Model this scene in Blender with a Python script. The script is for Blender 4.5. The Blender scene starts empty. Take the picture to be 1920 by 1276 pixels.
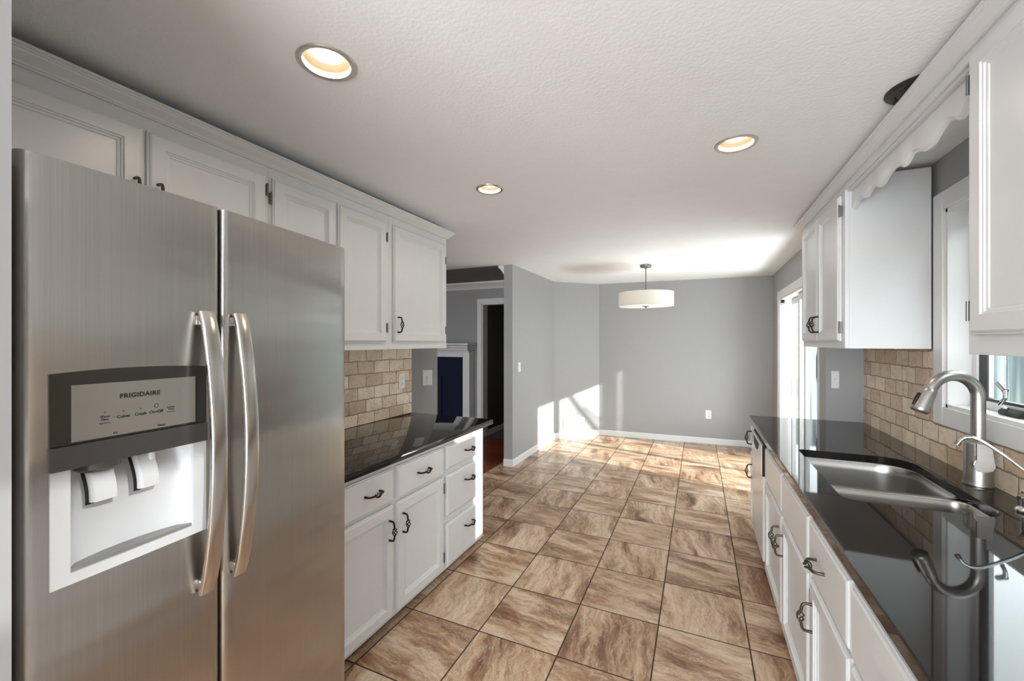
import bpy, bmesh, math, random
from mathutils import Vector, Matrix
random.seed(7)
C = bpy.context.scene.collection
PI = math.pi
R = math.radians

# ------------------------------------------------------------------ camera
cam = bpy.data.objects.new('camera', bpy.data.cameras.new('camera'))
C.objects.link(cam)
cam.location = (0, 0, 1.51)
cam.rotation_euler = (R(90), 0, R(24.22))
cam.data.sensor_width = 36.0
cam.data.lens = 778.0 / 1920 * 36
cam.data.shift_y = 0.001
cam.data.clip_start = 0.02
bpy.context.scene.camera = cam

# ------------------------------------------------------------------ world, sun, exposure
vs = bpy.context.scene.view_settings
vs.view_transform = 'Standard'
vs.look = 'None'
vs.gamma = 1.0
vs.use_curve_mapping = False
vs.exposure = 1.15
world = bpy.data.worlds.new('sky')
bpy.context.scene.world = world
world.use_nodes = True
wbg = world.node_tree.nodes['Background']
wbg.inputs[0].default_value = (0.88, 0.95, 1.0, 1)
wbg.inputs[1].default_value = 3.3
sun = bpy.data.objects.new('sun', bpy.data.lights.new('sun', 'SUN'))
C.objects.link(sun)
sun.data.energy = 4.8
sun.data.angle = R(0.7)
sun.data.color = (1.0, 0.98, 0.94)
sun.rotation_euler = Vector((-1, 0.255, -0.448)).to_track_quat('-Z', 'Y').to_euler()
sun.location = (8, -2, 6)


def fill_light(loc, rot, sx, sy, watts, col=(0.89, 0.95, 1.0)):
    l = bpy.data.lights.new('fill_light', 'AREA')
    l.shape = 'RECTANGLE'
    l.size = sx
    l.size_y = sy
    l.energy = watts
    l.color = col
    o = bpy.data.objects.new('fill_light', l)
    C.objects.link(o)
    o.location = loc
    o.rotation_euler = rot
    return o


# added area lamps in the unseen rear openings, standing in for skylight
fill_light((-0.4, -2.9, 1.1), (R(127), 0, 0), 2.9, 1.9, 82)
fill_light((-4.4, -2.85, 1.3), (R(95), 0, 0), 3.2, 1.9, 2)
# added uplight lamp outside the sliding door, stands in for patio bounce
fill_light((1.78, 5.25, -0.12), (0, R(152), 0), 1.1, 1.9, 75)

# ------------------------------------------------------------------ materials
MATS = {}


class NT:
    def __init__(s, name):
        m = bpy.data.materials.new(name)
        m.use_nodes = True
        s.m = m
        s.t = m.node_tree
        s.n = s.t.nodes
        s.b = s.n['Principled BSDF']
        MATS[name] = m

    def add(s, typ, **kw):
        n = s.n.new(typ)
        for k, v in kw.items():
            setattr(n, k, v)
        return n

    def link(s, a, b):
        s.t.links.new(a, b)

    def math(s, op, a, b=None, c=None):
        n = s.add('ShaderNodeMath', operation=op)
        for i, v in enumerate((a, b, c)):
            if v is None:
                continue
            if isinstance(v, (int, float)):
                n.inputs[i].default_value = v
            else:
                s.link(v, n.inputs[i])
        return n.outputs[0]

    def pos(s):
        return s.add('ShaderNodeNewGeometry').outputs['Position']

    def noise(s, vec, scale, detail=4, rough=0.55, dist=0.0, vscale=None):
        if vscale:
            mp = s.add('ShaderNodeMapping')
            mp.inputs['Scale'].default_value = vscale
            s.link(vec, mp.inputs[0])
            vec = mp.outputs[0]
        n = s.add('ShaderNodeTexNoise')
        s.link(vec, n.inputs['Vector'])
        n.inputs['Scale'].default_value = scale
        n.inputs['Detail'].default_value = detail
        n.inputs['Roughness'].default_value = rough
        n.inputs['Distortion'].default_value = dist
        return n.outputs['Fac']

    def ramp(s, fac, stops):
        r = s.add('ShaderNodeValToRGB')
        els = r.color_ramp.elements
        while len(els) < len(stops):
            els.new(0.5)
        for e, (p, c) in zip(els, stops):
            e.position = p
            e.color = (*c, 1) if len(c) == 3 else c
        s.link(fac, r.inputs[0])
        return r.outputs[0]

    def mix(s, fac, a, b, blend='MIX'):
        n = s.add('ShaderNodeMix', data_type='RGBA', blend_type=blend)
        for sock, v in ((n.inputs[0], fac), (n.inputs[6], a), (n.inputs[7], b)):
            if isinstance(v, (int, float)):
                sock.default_value = v
            elif isinstance(v, tuple):
                sock.default_value = (*v, 1) if len(v) == 3 else v
            else:
                s.link(v, sock)
        return n.outputs[2]

    def bump(s, h, strength=0.2, dist=0.01):
        n = s.add('ShaderNodeBump')
        n.inputs['Strength'].default_value = strength
        n.inputs['Distance'].default_value = dist
        s.link(h, n.inputs['Height'])
        s.link(n.outputs[0], s.b.inputs['Normal'])
        return n


def lin(r, g, b):
    f = lambda c: (c / 255 / 12.92) if c <= 10 else (((c / 255) + 0.055) / 1.055) ** 2.4
    return (f(r), f(g), f(b))


def simple(name, col, rough=0.5, metal=0.0, spec=0.5, var=0.06, vs_=(4, 4, 4)):
    t = NT(name)
    f = t.noise(t.pos(), 3.0, 4, 0.6, 0, vs_)
    c0 = tuple(max(0, x * (1 - var)) for x in col)
    c1 = tuple(min(1, x * (1 + var)) for x in col)
    t.link(t.ramp(f, [(0.3, c0), (0.7, c1)]), t.b.inputs['Base Color'])
    t.b.inputs['Roughness'].default_value = rough
    t.b.inputs['Metallic'].default_value = metal
    t.b.inputs['Specular IOR Level'].default_value = spec
    return t


t = simple('cabinet_paint', (0.72, 0.725, 0.73), 0.30, 0, 0.45, 0.015)
t.bump(t.noise(t.pos(), 45, 3, 0.6, 0, (1, 1, 0.2)), 0.012, 0.002)
simple('trim_paint', (0.78, 0.78, 0.775), 0.35, 0, 0.45, 0.01)
t = simple('wall_paint', (0.375, 0.375, 0.375), 0.55, 0, 0.35, 0.012)
t.bump(t.noise(t.pos(), 180, 2, 0.5), 0.05, 0.001)
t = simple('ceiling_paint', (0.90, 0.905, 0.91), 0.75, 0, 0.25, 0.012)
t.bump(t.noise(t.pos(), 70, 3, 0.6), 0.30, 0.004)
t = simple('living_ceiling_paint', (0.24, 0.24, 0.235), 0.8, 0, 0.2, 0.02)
simple('navy_paint', (0.003, 0.008, 0.030), 0.6, 0, 0.2, 0.1)
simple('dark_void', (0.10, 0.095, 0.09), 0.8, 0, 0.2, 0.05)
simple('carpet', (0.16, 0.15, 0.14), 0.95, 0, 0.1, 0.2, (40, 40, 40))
simple('black_iron', (0.022, 0.020, 0.018), 0.42, 0.7, 0.5, 0.3, (60, 60, 60))
simple('bronze_pull', (0.10, 0.085, 0.07), 0.38, 0.9, 0.5, 0.3, (60, 60, 60))
simple('bronze_hinge', (0.22, 0.17, 0.12), 0.4, 0.9, 0.5, 0.2, (40, 40, 40))
simple('dark_bronze', (0.03, 0.028, 0.026), 0.45, 0.3, 0.5, 0.2)
simple('gray_plate', (0.35, 0.34, 0.33), 0.4, 0.6, 0.5, 0.1)
simple('black_gap', (0.008, 0.008, 0.008), 0.6, 0, 0.3, 0.1)
simple('panel_dark', (0.045, 0.040, 0.036), 0.22, 0.2, 0.5, 0.05)
simple('panel_band', (0.085, 0.080, 0.078), 0.3, 0.2, 0.5, 0.05)
simple('panel_screen', (0.30, 0.285, 0.255), 0.4, 0.3, 0.5, 0.02)
simple('print_ink', (0.02, 0.02, 0.02), 0.5)
simple('dispenser_plastic', (0.66, 0.67, 0.70), 0.28, 0.0, 0.5, 0.02)
simple('plate_plastic', (0.82, 0.82, 0.80), 0.35, 0, 0.5, 0.01)
simple('appliance_white', (0.70, 0.70, 0.70), 0.22, 0, 0.5, 0.01)
simple('chrome', (0.75, 0.75, 0.76), 0.12, 1.0, 0.5, 0.02)
simple('nickel_trim', (0.62, 0.59, 0.54), 0.35, 0.85, 0.5, 0.02)
simple('nickel_dark', (0.22, 0.22, 0.22), 0.35, 0.8, 0.5, 0.05)
simple('toe_brown', (0.13, 0.085, 0.055), 0.6, 0, 0.4, 0.3, (6, 6, 6))
t = NT('exterior_siding')
t.link(t.ramp(t.noise(t.pos(), 1.0, 4, 0.7, 0, (2.6, 2.6, 0.10)), [(0.38, (0.016, 0.026, 0.027)), (0.48, (0.05, 0.07, 0.072)), (0.57, (0.13, 0.16, 0.165)), (0.66, (0.42, 0.46, 0.47))]), t.b.inputs['Base Color'])
t.b.inputs['Roughness'].default_value = 0.8
simple('bark', (0.09, 0.075, 0.06), 0.9, 0, 0.2, 0.3, (10, 10, 3))
simple('fence_wood', (0.16, 0.15, 0.14), 0.8, 0, 0.2, 0.2, (9, 9, 1))
simple('patio_concrete', (0.50, 0.48, 0.45), 0.9, 0, 0.1, 0.1, (3, 3, 3))


def brushed(name, col, rough, stretch, aniso=0.6, bstr=0.03, wave=0):
    t = NT(name)
    tc = t.add('ShaderNodeTexCoord').outputs['Object']
    f = t.noise(tc, 1.0, 6, 0.7, 0, stretch)
    f2 = t.noise(tc, 3.0, 3, 0.5)
    t.link(t.mix(0.5, t.ramp(f, [(0.3, tuple(c * 0.86 for c in col)), (0.7, tuple(min(1, c * 1.1) for c in col))]),
                 t.ramp(f2, [(0.3, tuple(c * 0.94 for c in col)), (0.7, tuple(min(1, c * 1.04) for c in col))])),
           t.b.inputs['Base Color'])
    t.b.inputs['Metallic'].default_value = 1.0
    t.b.inputs['Roughness'].default_value = rough
    t.b.inputs['Anisotropic'].default_value = aniso
    tg = t.add('ShaderNodeTangent', direction_type='RADIAL', axis='Z')
    t.link(tg.outputs[0], t.b.inputs['Tangent'])
    b1 = t.bump(f, bstr, 0.002)
    if wave:
        b2 = t.add('ShaderNodeBump')
        b2.inputs['Strength'].default_value = wave
        b2.inputs['Distance'].default_value = 0.02
        t.link(t.noise(tc, 1.0, 2, 0.5, 0.3, (1.0, 1.1, 4.5)), b2.inputs['Height'])
        t.link(b2.outputs[0], b1.inputs['Normal'])
    return t


t = brushed('stainless', (0.47, 0.45, 0.42), 0.25, (260, 260, 1.5), 0.65, 0.02, 0.35)
brushed('stainless_handle', (0.60, 0.565, 0.525), 0.22, (80, 80, 3), 0.4, 0.01)
brushed('sink_steel', (0.50, 0.49, 0.475), 0.26, (4, 150, 150), 0.3, 0.01)
brushed('faucet_nickel', (0.42, 0.40, 0.375), 0.34, (3, 3, 120), 0.3, 0.01)

brushed('lever_nickel_dim', (0.22, 0.20, 0.185), 0.42, (3, 3, 120), 0.2, 0.01)  # darker copy of faucet nickel, dim reflection put into the lever color
# black granite
t = NT('black_granite')
p = t.pos()
v = t.add('ShaderNodeTexVoronoi')
v.inputs['Scale'].default_value = 240
t.link(p, v.inputs['Vector'])
sp = t.ramp(v.outputs['Color'], [(0.0, (0.007, 0.007, 0.007)), (0.8, (0.011, 0.010, 0.009)), (1.0, (0.035, 0.032, 0.03))])
t.link(t.mix(t.noise(p, 9, 5, 0.6), sp, (0.014, 0.012, 0.011)), t.b.inputs['Base Color'])
t.b.inputs['Roughness'].default_value = 0.035
t.b.inputs['Specular IOR Level'].default_value = 0.5

# travertine brick
def travertine(name):
    t = NT(name)
    p = t.pos()
    sep = t.add('ShaderNodeSeparateXYZ')
    t.link(p, sep.inputs[0])
    cmb = t.add('ShaderNodeCombineXYZ')
    wob = t.noise(p, 14, 2, 0.5)
    wo = t.math('MULTIPLY', t.math('SUBTRACT', wob, 0.5), 0.018)
    t.link(t.math('ADD', sep.outputs[1], wo), cmb.inputs[0])
    t.link(t.math('ADD', t.math('SUBTRACT', sep.outputs[2], 0.905), wo), cmb.inputs[1])
    br = t.add('ShaderNodeTexBrick')
    br.offset = 0.5
    t.link(cmb.outputs[0], br.inputs['Vector'])
    br.inputs['Scale'].default_value = 1.0
    br.inputs['Brick Width'].default_value = 0.165
    br.inputs['Row Height'].default_value = 0.0925
    br.inputs['Mortar Size'].default_value = 0.0042
    br.inputs['Mortar Smooth'].default_value = 0.35
    br.inputs['Bias'].default_value = -0.1
    br.inputs['Color1'].default_value = (*lin(255, 240, 220), 1)
    br.inputs['Color2'].default_value = (*lin(214, 186, 158), 1)
    br.inputs['Mortar'].default_value = (*lin(172, 148, 124), 1)
    cl = t.ramp(t.noise(p, 16, 6, 0.65, 0.4), [(0.32, lin(186, 160, 134)), (0.5, lin(240, 230, 218)), (0.66, lin(255, 252, 246))])
    col = t.mix(0.6, br.outputs['Color'], cl, 'MULTIPLY')
    col = t.mix(0.35, col, br.outputs['Color'])
    # pits
    pit = t.noise(p, 120, 3, 0.6)
    patch = t.noise(p, 9, 2, 0.5)
    pm = t.math('MULTIPLY', t.math('GREATER_THAN', pit, 0.60), t.math('GREATER_THAN', patch, 0.52))
    col = t.mix(t.math('MULTIPLY', pm, 0.6), col, lin(112, 84, 58))
    t.link(col, t.b.inputs['Base Color'])
    t.b.inputs['Roughness'].default_value = 0.6
    h = t.math('SUBTRACT', t.math('SUBTRACT', t.math('MULTIPLY', t.noise(p, 30, 4), 0.25), br.outputs['Fac']), t.math('MULTIPLY', pm, 0.4))
    t.bump(h, 0.6, 0.005)


travertine('travertine')

# floor tile
t = NT('floor_tile')
p = t.pos()
sep = t.add('ShaderNodeSeparateXYZ')
t.link(p, sep.inputs[0])
tx = t.math('DIVIDE', t.math('ADD', sep.outputs[0], 0.1955 + 0.4255 * 20), 0.4255)
ty = t.math('DIVIDE', t.math('ADD', sep.outputs[1], -1.905 + 0.4315 * 20), 0.4315)
ix = t.math('FLOOR', tx)
iy = t.math('FLOOR', ty)
fx = t.math('SUBTRACT', t.math('FRACT', tx), 0.5)
fy = t.math('SUBTRACT', t.math('FRACT', ty), 0.5)
par = t.math('MODULO', t.math('ADD', ix, iy), 2.0)
# swap axes for odd tiles (quarter turn)
ipar = t.math('SUBTRACT', 1.0, par)
lx = t.math('ADD', t.math('MULTIPLY', fx, ipar), t.math('MULTIPLY', fy, par))
ly = t.math('ADD', t.math('MULTIPLY', fy, ipar), t.math('MULTIPLY', fx, par))
cid = t.add('ShaderNodeCombineXYZ')
t.link(ix, cid.inputs[0])
t.link(iy, cid.inputs[1])
wn = t.add('ShaderNodeTexWhiteNoise', noise_dimensions='2D')
t.link(cid.outputs[0], wn.inputs['Vector'])
rnd = wn.outputs['Value']
loc = t.add('ShaderNodeCombineXYZ')
t.link(lx, loc.inputs[0])
t.link(ly, loc.inputs[1])
t.link(t.math('MULTIPLY', rnd, 60.0), loc.inputs[2])
warp = t.noise(loc.outputs[0], 2.2, 3, 0.6)
loc2 = t.add('ShaderNodeCombineXYZ')
t.link(t.math('ADD', t.math('MULTIPLY', lx, 0.75), t.math('MULTIPLY', warp, 0.25)), loc2.inputs[0])
t.link(t.math('ADD', t.math('ADD', ly, t.math('MULTIPLY', lx, 0.16)), t.math('MULTIPLY', warp, 0.26)), loc2.inputs[1])
t.link(t.math('MULTIPLY', rnd, 60.0), loc2.inputs[2])
band = t.noise(loc2.outputs[0], 1.0, 12, 0.74, 0.28, (1.2, 5.0, 1.0))
low = t.noise(loc2.outputs[0], 1.0, 3, 0.5, 0.6, (1.1, 2.3, 1.0))
band = t.math('ADD', t.math('MULTIPLY', band, 0.82), t.math('SUBTRACT', t.math('MULTIPLY', low, 0.40), 0.10))
col = t.ramp(band, [(0.30, lin(98, 68, 50)), (0.41, lin(146, 108, 82)), (0.50, lin(188, 153, 122)),
                    (0.58, lin(214, 186, 158)), (0.70, lin(230, 212, 190))])
# fine cream veins and dark crackle
vein = t.noise(loc2.outputs[0], 1.0, 8, 0.72, 0.5, (2.6, 6.5, 1.0))
vr = t.ramp(t.math('ABSOLUTE', t.math('SUBTRACT', vein, 0.5)), [(0.0, (1, 1, 1)), (0.014, (0, 0, 0))])
col = t.mix(t.math('MULTIPLY', vr, 0.6), col, lin(238, 224, 204))
fine = t.noise(loc2.outputs[0], 1.0, 8, 0.8, 0.3, (5, 17, 1.0))
col = t.mix(0.75, col, t.ramp(fine, [(0.36, (0.45, 0.38, 0.33)), (0.47, (0.86, 0.83, 0.80)), (0.58, (1, 1, 1))]), 'MULTIPLY')
crk = t.noise(loc2.outputs[0], 1.0, 6, 0.7, 1.2, (4, 5, 1.0))
crr = t.ramp(t.math('ABSOLUTE', t.math('SUBTRACT', crk, 0.5)), [(0.0, (1, 1, 1)), (0.010, (0, 0, 0))])
msk = t.math('GREATER_THAN', low, 0.5)
col = t.mix(t.math('MULTIPLY', t.math('MULTIPLY', crr, msk), 0.55), col, lin(240, 228, 210))
col = t.mix(0.3, col, t.ramp(rnd, [(0, (0.8, 0.78, 0.76)), (1, (1, 1, 1))]), 'MULTIPLY')
gx = t.math('GREATER_THAN', t.math('ABSOLUTE', fx), 0.5 - 0.0035 / 0.4255)
gy = t.math('GREATER_THAN', t.math('ABSOLUTE', fy), 0.5 - 0.0035 / 0.4315)
g = t.math('MAXIMUM', gx, gy)
col = t.mix(g, col, lin(66, 48, 36))
t.link(col, t.b.inputs['Base Color'])
t.link(t.math('ADD', 0.30, t.math('MULTIPLY', g, 0.5)), t.b.inputs['Roughness'])
t.b.inputs['Specular IOR Level'].default_value = 0.4
t.bump(t.math('SUBTRACT', t.math('MULTIPLY', band, 0.3), g), 0.25, 0.004)

# hardwood
t = NT('hardwood')
p = t.pos()
br = t.add('ShaderNodeTexBrick')
mp = t.add('ShaderNodeMapping')
t.link(p, mp.inputs[0])
t.link(mp.outputs[0], br.inputs['Vector'])
br.inputs['Scale'].default_value = 1
br.inputs['Brick Width'].default_value = 0.9
br.inputs['Row Height'].default_value = 0.07
br.inputs['Mortar Size'].default_value = 0.0012
br.inputs['Color1'].default_value = (*lin(158, 82, 44), 1)
br.inputs['Color2'].default_value = (*lin(120, 58, 32), 1)
br.inputs['Mortar'].default_value = (*lin(60, 30, 18), 1)
gr = t.ramp(t.noise(p, 1.0, 5, 0.6, 0.3, (4, 60, 1)), [(0.3, (0.65, 0.6, 0.55)), (0.65, (1, 1, 1))])
t.link(t.mix(0.8, br.outputs['Color'], gr, 'MULTIPLY'), t.b.inputs['Base Color'])
t.b.inputs['Roughness'].default_value = 0.3

# thin window glass
t = NT('window_glass')
tr = t.add('ShaderNodeBsdfTransparent')
tr.inputs[0].default_value = (0.96, 0.98, 0.97, 1)
gl = t.add('ShaderNodeBsdfGlossy')
gl.inputs['Roughness'].default_value = 0.02
mx = t.add('ShaderNodeMixShader')
lw = t.add('ShaderNodeLayerWeight')
lw.inputs[0].default_value = 0.5
t.link(t.math('ADD', 0.03, t.math('MULTIPLY', t.math('POWER', lw.outputs['Facing'], 5.0), 0.8)), mx.inputs[0])
t.link(tr.outputs[0], mx.inputs[1])
t.link(gl.outputs[0], mx.inputs[2])
t.link(mx.outputs[0], t.n['Material Output'].inputs[0])


t = NT('dimmer_mesh')  # half-transparent mesh for the added sun dimmer
tr = t.add('ShaderNodeBsdfTransparent')
mx = t.add('ShaderNodeMixShader')
mx.inputs[0].default_value = 0.58
t.b.inputs['Base Color'].default_value = (0.05, 0.05, 0.05, 1)
t.link(tr.outputs[0], mx.inputs[1])
t.link(t.b.outputs[0], mx.inputs[2])
t.link(mx.outputs[0], t.n['Material Output'].inputs[0])


def emit(name, col, strength):
    t = NT(name)
    t.b.inputs['Base Color'].default_value = (0.8, 0.8, 0.8, 1)
    t.b.inputs['Emission Color'].default_value = (*col, 1)
    t.b.inputs['Emission Strength'].default_value = strength


emit('lamp_lens', (1.0, 0.93, 0.80), 2.2)
simple('lamp_baffle', (0.34, 0.27, 0.18), 0.6, 0.0, 0.3, 0.01)

# fabric shade
t = NT('shade_fabric')
t.b.inputs['Base Color'].default_value = (0.86, 0.85, 0.82, 1)
t.b.inputs['Roughness'].default_value = 0.8
tl = t.add('ShaderNodeBsdfTranslucent')
tl.inputs[0].default_value = (0.86, 0.84, 0.80, 1)
mx = t.add('ShaderNodeMixShader')
mx.inputs[0].default_value = 0.45
t.link(t.b.outputs[0], mx.inputs[1])
t.link(tl.outputs[0], mx.inputs[2])
t.link(mx.outputs[0], t.n['Material Output'].inputs[0])
t.bump(t.noise(t.pos(), 300, 2, 0.5), 0.05, 0.001)


# ------------------------------------------------------------------ mesh helpers
class MB:
    def __init__(s):
        s.bm = bmesh.new()

    def box(s, x0, x1, y0, y1, z0, z1, bev=0.0, seg=2):
        vs_ = [s.bm.verts.new((x, y, z)) for x in (min(x0, x1), max(x0, x1)) for y in (min(y0, y1), max(y0, y1)) for z in (min(z0, z1), max(z0, z1))]
        q = [(0, 1, 3, 2), (4, 6, 7, 5), (0, 4, 5, 1), (2, 3, 7, 6), (0, 2, 6, 4), (1, 5, 7, 3)]
        fs = [s.bm.faces.new([vs_[i] for i in f]) for f in q]
        if bev > 0:
            es = list({e for f in fs for e in f.edges})
            bmesh.ops.bevel(s.bm, geom=es, offset=bev, segments=seg, profile=0.5, affect='EDGES')
        return s

    def poly_prism(s, pts, z0, z1, f=None):
        """pts: 2D loop; f maps (a, b, h) to a point"""
        f = f or (lambda a, b, h: (a, b, h))
        lo = [s.bm.verts.new(f(a, b, z0)) for a, b in pts]
        hi = [s.bm.verts.new(f(a, b, z1)) for a, b in pts]
        n = len(pts)
        s.bm.faces.new(lo)
        s.bm.faces.new(hi[::-1])
        for i in range(n):
            j = (i + 1) % n
            s.bm.faces.new((lo[i], lo[j], hi[j], hi[i]))
        return s

    def loops(s, rings, cap0=True, cap1=True, closed=True):
        """rings: list of equal length point loops"""
        vr = [[s.bm.verts.new(p) for p in r] for r in rings]
        n = len(rings[0])
        for a, b in zip(vr, vr[1:]):
            for i in range(n if closed else n - 1):
                j = (i + 1) % n
                s.bm.faces.new((a[i], a[j], b[j], b[i]))
        if cap0:
            s.bm.faces.new(vr[0][::-1])
        if cap1:
            s.bm.faces.new(vr[-1])
        return s

    def lathe(s, prof, c, ax=(0, 0, 1), seg=40, cap0=False, cap1=False):
        ax = Vector(ax).normalized()
        u = ax.orthogonal().normalized()
        v = ax.cross(u)
        c = Vector(c)
        rings = [[c + ax * h + (u * math.cos(2 * PI * i / seg) + v * math.sin(2 * PI * i / seg)) * max(r, 1e-4) for i in range(seg)] for r, h in prof]
        return s.loops(rings, cap0, cap1)

    def tube(s, pts, r, seg=12, flat=None):
        pts = [Vector(p) for p in pts]
        rs = r if isinstance(r, (list, tuple)) else [r] * len(pts)
        rings = []
        tan = (pts[1] - pts[0]).normalized()
        u = tan.orthogonal().normalized()
        if flat is not None:
            u = Vector(flat[0]).normalized()
        for i, p in enumerate(pts):
            a = pts[max(i - 1, 0)]
            b = pts[min(i + 1, len(pts) - 1)]
            tn = (b - a).normalized()
            u = (u - tn * u.dot(tn)).normalized()
            v = tn.cross(u)
            if flat is None:
                rings.append([p + (u * math.cos(2 * PI * k / seg) + v * math.sin(2 * PI * k / seg)) * rs[i] for k in range(seg)])
            else:
                w, h = flat[1], flat[2]
                rings.append([p + u * (w * abs(math.cos(q)) ** 0.5 * (1 if math.cos(q) > 0 else -1)) + v * (h * abs(math.sin(q)) ** 0.6 * (1 if math.sin(q) > 0 else -1)) for q in [2 * PI * k / seg for k in range(seg)]])
        return s.loops(rings)

    def build(s, name, mat, parent=None, smooth=False, angle=40, raw=False):
        bm = s.bm
        if parent is not None and not raw:
            w = Vector((0, 0, 0))
            q = parent
            while q is not None:
                w += q.location
                q = q.parent
            bmesh.ops.translate(bm, vec=-w, verts=bm.verts)
        bmesh.ops.recalc_face_normals(bm, faces=bm.faces)
        me = bpy.data.meshes.new(name)
        bm.to_mesh(me)
        bm.free()
        me.materials.append(MATS[mat])
        if smooth:
            for p_ in me.polygons:
                p_.use_smooth = True
            me.set_sharp_from_angle(angle=R(angle))
        o = bpy.data.objects.new(name, me)
        C.objects.link(o)
        if parent is not None:
            o.parent = parent
        return o


def tag(o, label, cat, group=None):
    o['label'] = label
    o['category'] = cat
    if group:
        o['group'] = group
    return o


def thing(name, label, cat, loc=(0, 0, 0), rz=0, group=None):
    o = bpy.data.objects.new(name, None)
    o.empty_display_size = 0.1
    C.objects.link(o)
    o.location = loc
    o.rotation_euler = (0, 0, rz)
    return tag(o, label, cat, group)


def struct(name, mb, mat, parent=None, **k):
    o = mb.build(name, mat, parent, **k)
    if parent is None:
        o['kind'] = 'structure'
    return o


def cyl_pts(cx, cy, r, n=48):
    return [(cx + r * math.cos(2 * PI * i / n), cy + r * math.sin(2 * PI * i / n)) for i in range(n)]


def rrect(x0, x1, y0, y1, r, n=8):
    """rounded rectangle; r = radii for (x1y1, x0y1, x0y0, x1y0)"""
    if not isinstance(r, (list, tuple)):
        r = [r] * 4
    out = []
    for (cx, cy, a0), q in zip(((x1 - r[0], y1 - r[0], 0), (x0 + r[1], y1 - r[1], 90), (x0 + r[2], y0 + r[2], 180), (x1 - r[3], y0 + r[3], 270)), r):
        for i in range(n + 1):
            a = R(a0 + 90 * i / n)
            out.append((cx + q * math.cos(a), cy + q * math.sin(a)))
    return out


def fill_holes(mb, outer, holes, z):
    bm = mb.bm
    es = []
    for lp in [outer] + holes:
        vv = [bm.verts.new((a, b, z)) for a, b in lp]
        es += [bm.edges.new((vv[i], vv[(i + 1) % len(vv)])) for i in range(len(vv))]
    r = bmesh.ops.triangle_fill(bm, edges=es, use_beauty=True)
    return [f for f in r['geom'] if isinstance(f, bmesh.types.BMFace)]


def slab_with_holes(outer, holes, z0, z1):
    mb = MB()
    fs = fill_holes(mb, outer, holes, z1)
    r = bmesh.ops.extrude_face_region(mb.bm, geom=fs)
    vv = [v for v in r['geom'] if isinstance(v, bmesh.types.BMVert)]
    bmesh.ops.translate(mb.bm, vec=(0, 0, z0 - z1), verts=vv)
    return mb


# ------------------------------------------------------------------ room shell
CEIL = 2.44
XW = 1.12                       # kitchen right wall plane
LIGHTS = [(-1.132, 1.010, 0.094), (-1.162, 2.251, 0.083), (0.160, 2.210, 0.092)]

struct('floor', MB().box(-2.24, 1.3, -3.1, 7.0, -0.08, 0), 'floor_tile')
struct('floor_living', MB().box(-6.6, -2.24, -3.1, 5.81, -0.08, 0), 'hardwood')
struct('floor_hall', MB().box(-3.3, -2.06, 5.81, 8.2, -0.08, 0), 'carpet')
# ceiling: white over the kitchen, with the three light openings cut out
outer = [(-6.6, -3.1), (1.3, -3.1), (1.3, 7.0), (-2.16, 7.0), (-2.16, 4.57), (-6.6, 4.57)]
struct('ceiling', slab_with_holes(outer, [cyl_pts(x, y, r * 0.80) for x, y, r in LIGHTS], CEIL, CEIL + 0.16), 'ceiling_paint')
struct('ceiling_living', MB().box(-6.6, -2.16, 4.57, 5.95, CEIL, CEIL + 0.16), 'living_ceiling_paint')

# left kitchen wall, stub wall at the counter end, fridge alcove end wall
m = MB()
m.box(-2.36, -2.21, 0.12, 2.85, 0, CEIL)
struct('wall_left', m, 'wall_paint')
STL = 0.217
STA = Vector((-2.21, 2.849))
STD = Vector((math.cos(R(45)), math.sin(R(45))))
m = MB()
m.poly_prism([(-2.21, 2.849), tuple(STA + STD * STL), tuple(STA + STD * STL + Vector((-STD.y, STD.x)) * 0.12), (-2.36, 2.93), (-2.36, 2.849)], 0, CEIL)
struct('wall_angled_left', m, 'wall_paint')
struct('wall_alcove', MB().box(-2.36, -0.97, 0.12, 0.268, 0, CEIL), 'wall_paint')
m = MB()
m.box(-2.5, -2.36, -3.1, 0.12, 0, CEIL)
struct('wall_left_rear', m, 'wall_paint')
# unseen rear wall, its wide opening added to let skylight in
m = MB()
m.box(-2.5, -1.9, -3.1, -2.95, 0, CEIL)
m.box(1.1, 1.3, -3.1, -2.95, 0, CEIL)
m.box(-1.9, 1.1, -3.1, -2.95, 2.3, CEIL)
m.box(-1.9, 1.1, -3.1, -2.95, 0, 0.1)
struct('wall_rear', m, 'wall_paint')
# right kitchen wall with the sink window and a second window nearer the camera
m = MB()
W1 = (1.58, 2.755, 1.185, 2.165)      # y0 y1 z0 z1 sink window opening
W2 = (-1.5, 0.12, 0.95, 2.34)
x0, x1 = XW, XW + 0.16
m.box(x0, x1, W1[1], 3.99, 0, CEIL)
m.box(x0, x1, W2[1], W1[0], 0, CEIL)
m.box(x0, x1, -3.1, W2[0], 0, CEIL)
m.box(x0, x1, W1[0], W1[1], 0, W1[2])
m.box(x0, x1, W1[0], W1[1], W1[3], CEIL)
m.box(x0, x1, W2[0], W2[1], 0, W2[2])
m.box(x0, x1, W2[0], W2[1], W2[3], CEIL)
struct('wall_right', m, 'wall_paint')
# return wall behind the counter end
struct('wall_return', MB().box(0.88, XW, 3.85, 3.99, 0, CEIL), 'wall_paint')
# dining right wall with sliding door opening
DX = lambda y: 0.93 + (y - 3.99) * (0.02 / 2.84)
m = MB()
def dwall(mb, y0, y1, z0, z1):
    mb.poly_prism([(DX(y0), y0), (DX(y1), y1), (DX(y1) + 0.16, y1), (DX(y0) + 0.16, y0)], z0, z1)
DY0, DY1, DZ1 = 4.29, 6.235, 2.06
dwall(m, 3.99, DY0, 0, CEIL)
dwall(m, DY1, 6.98, 0, CEIL)
dwall(m, DY0, DY1, DZ1, CEIL)
struct('wall_dining_right', m, 'wall_paint')
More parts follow.
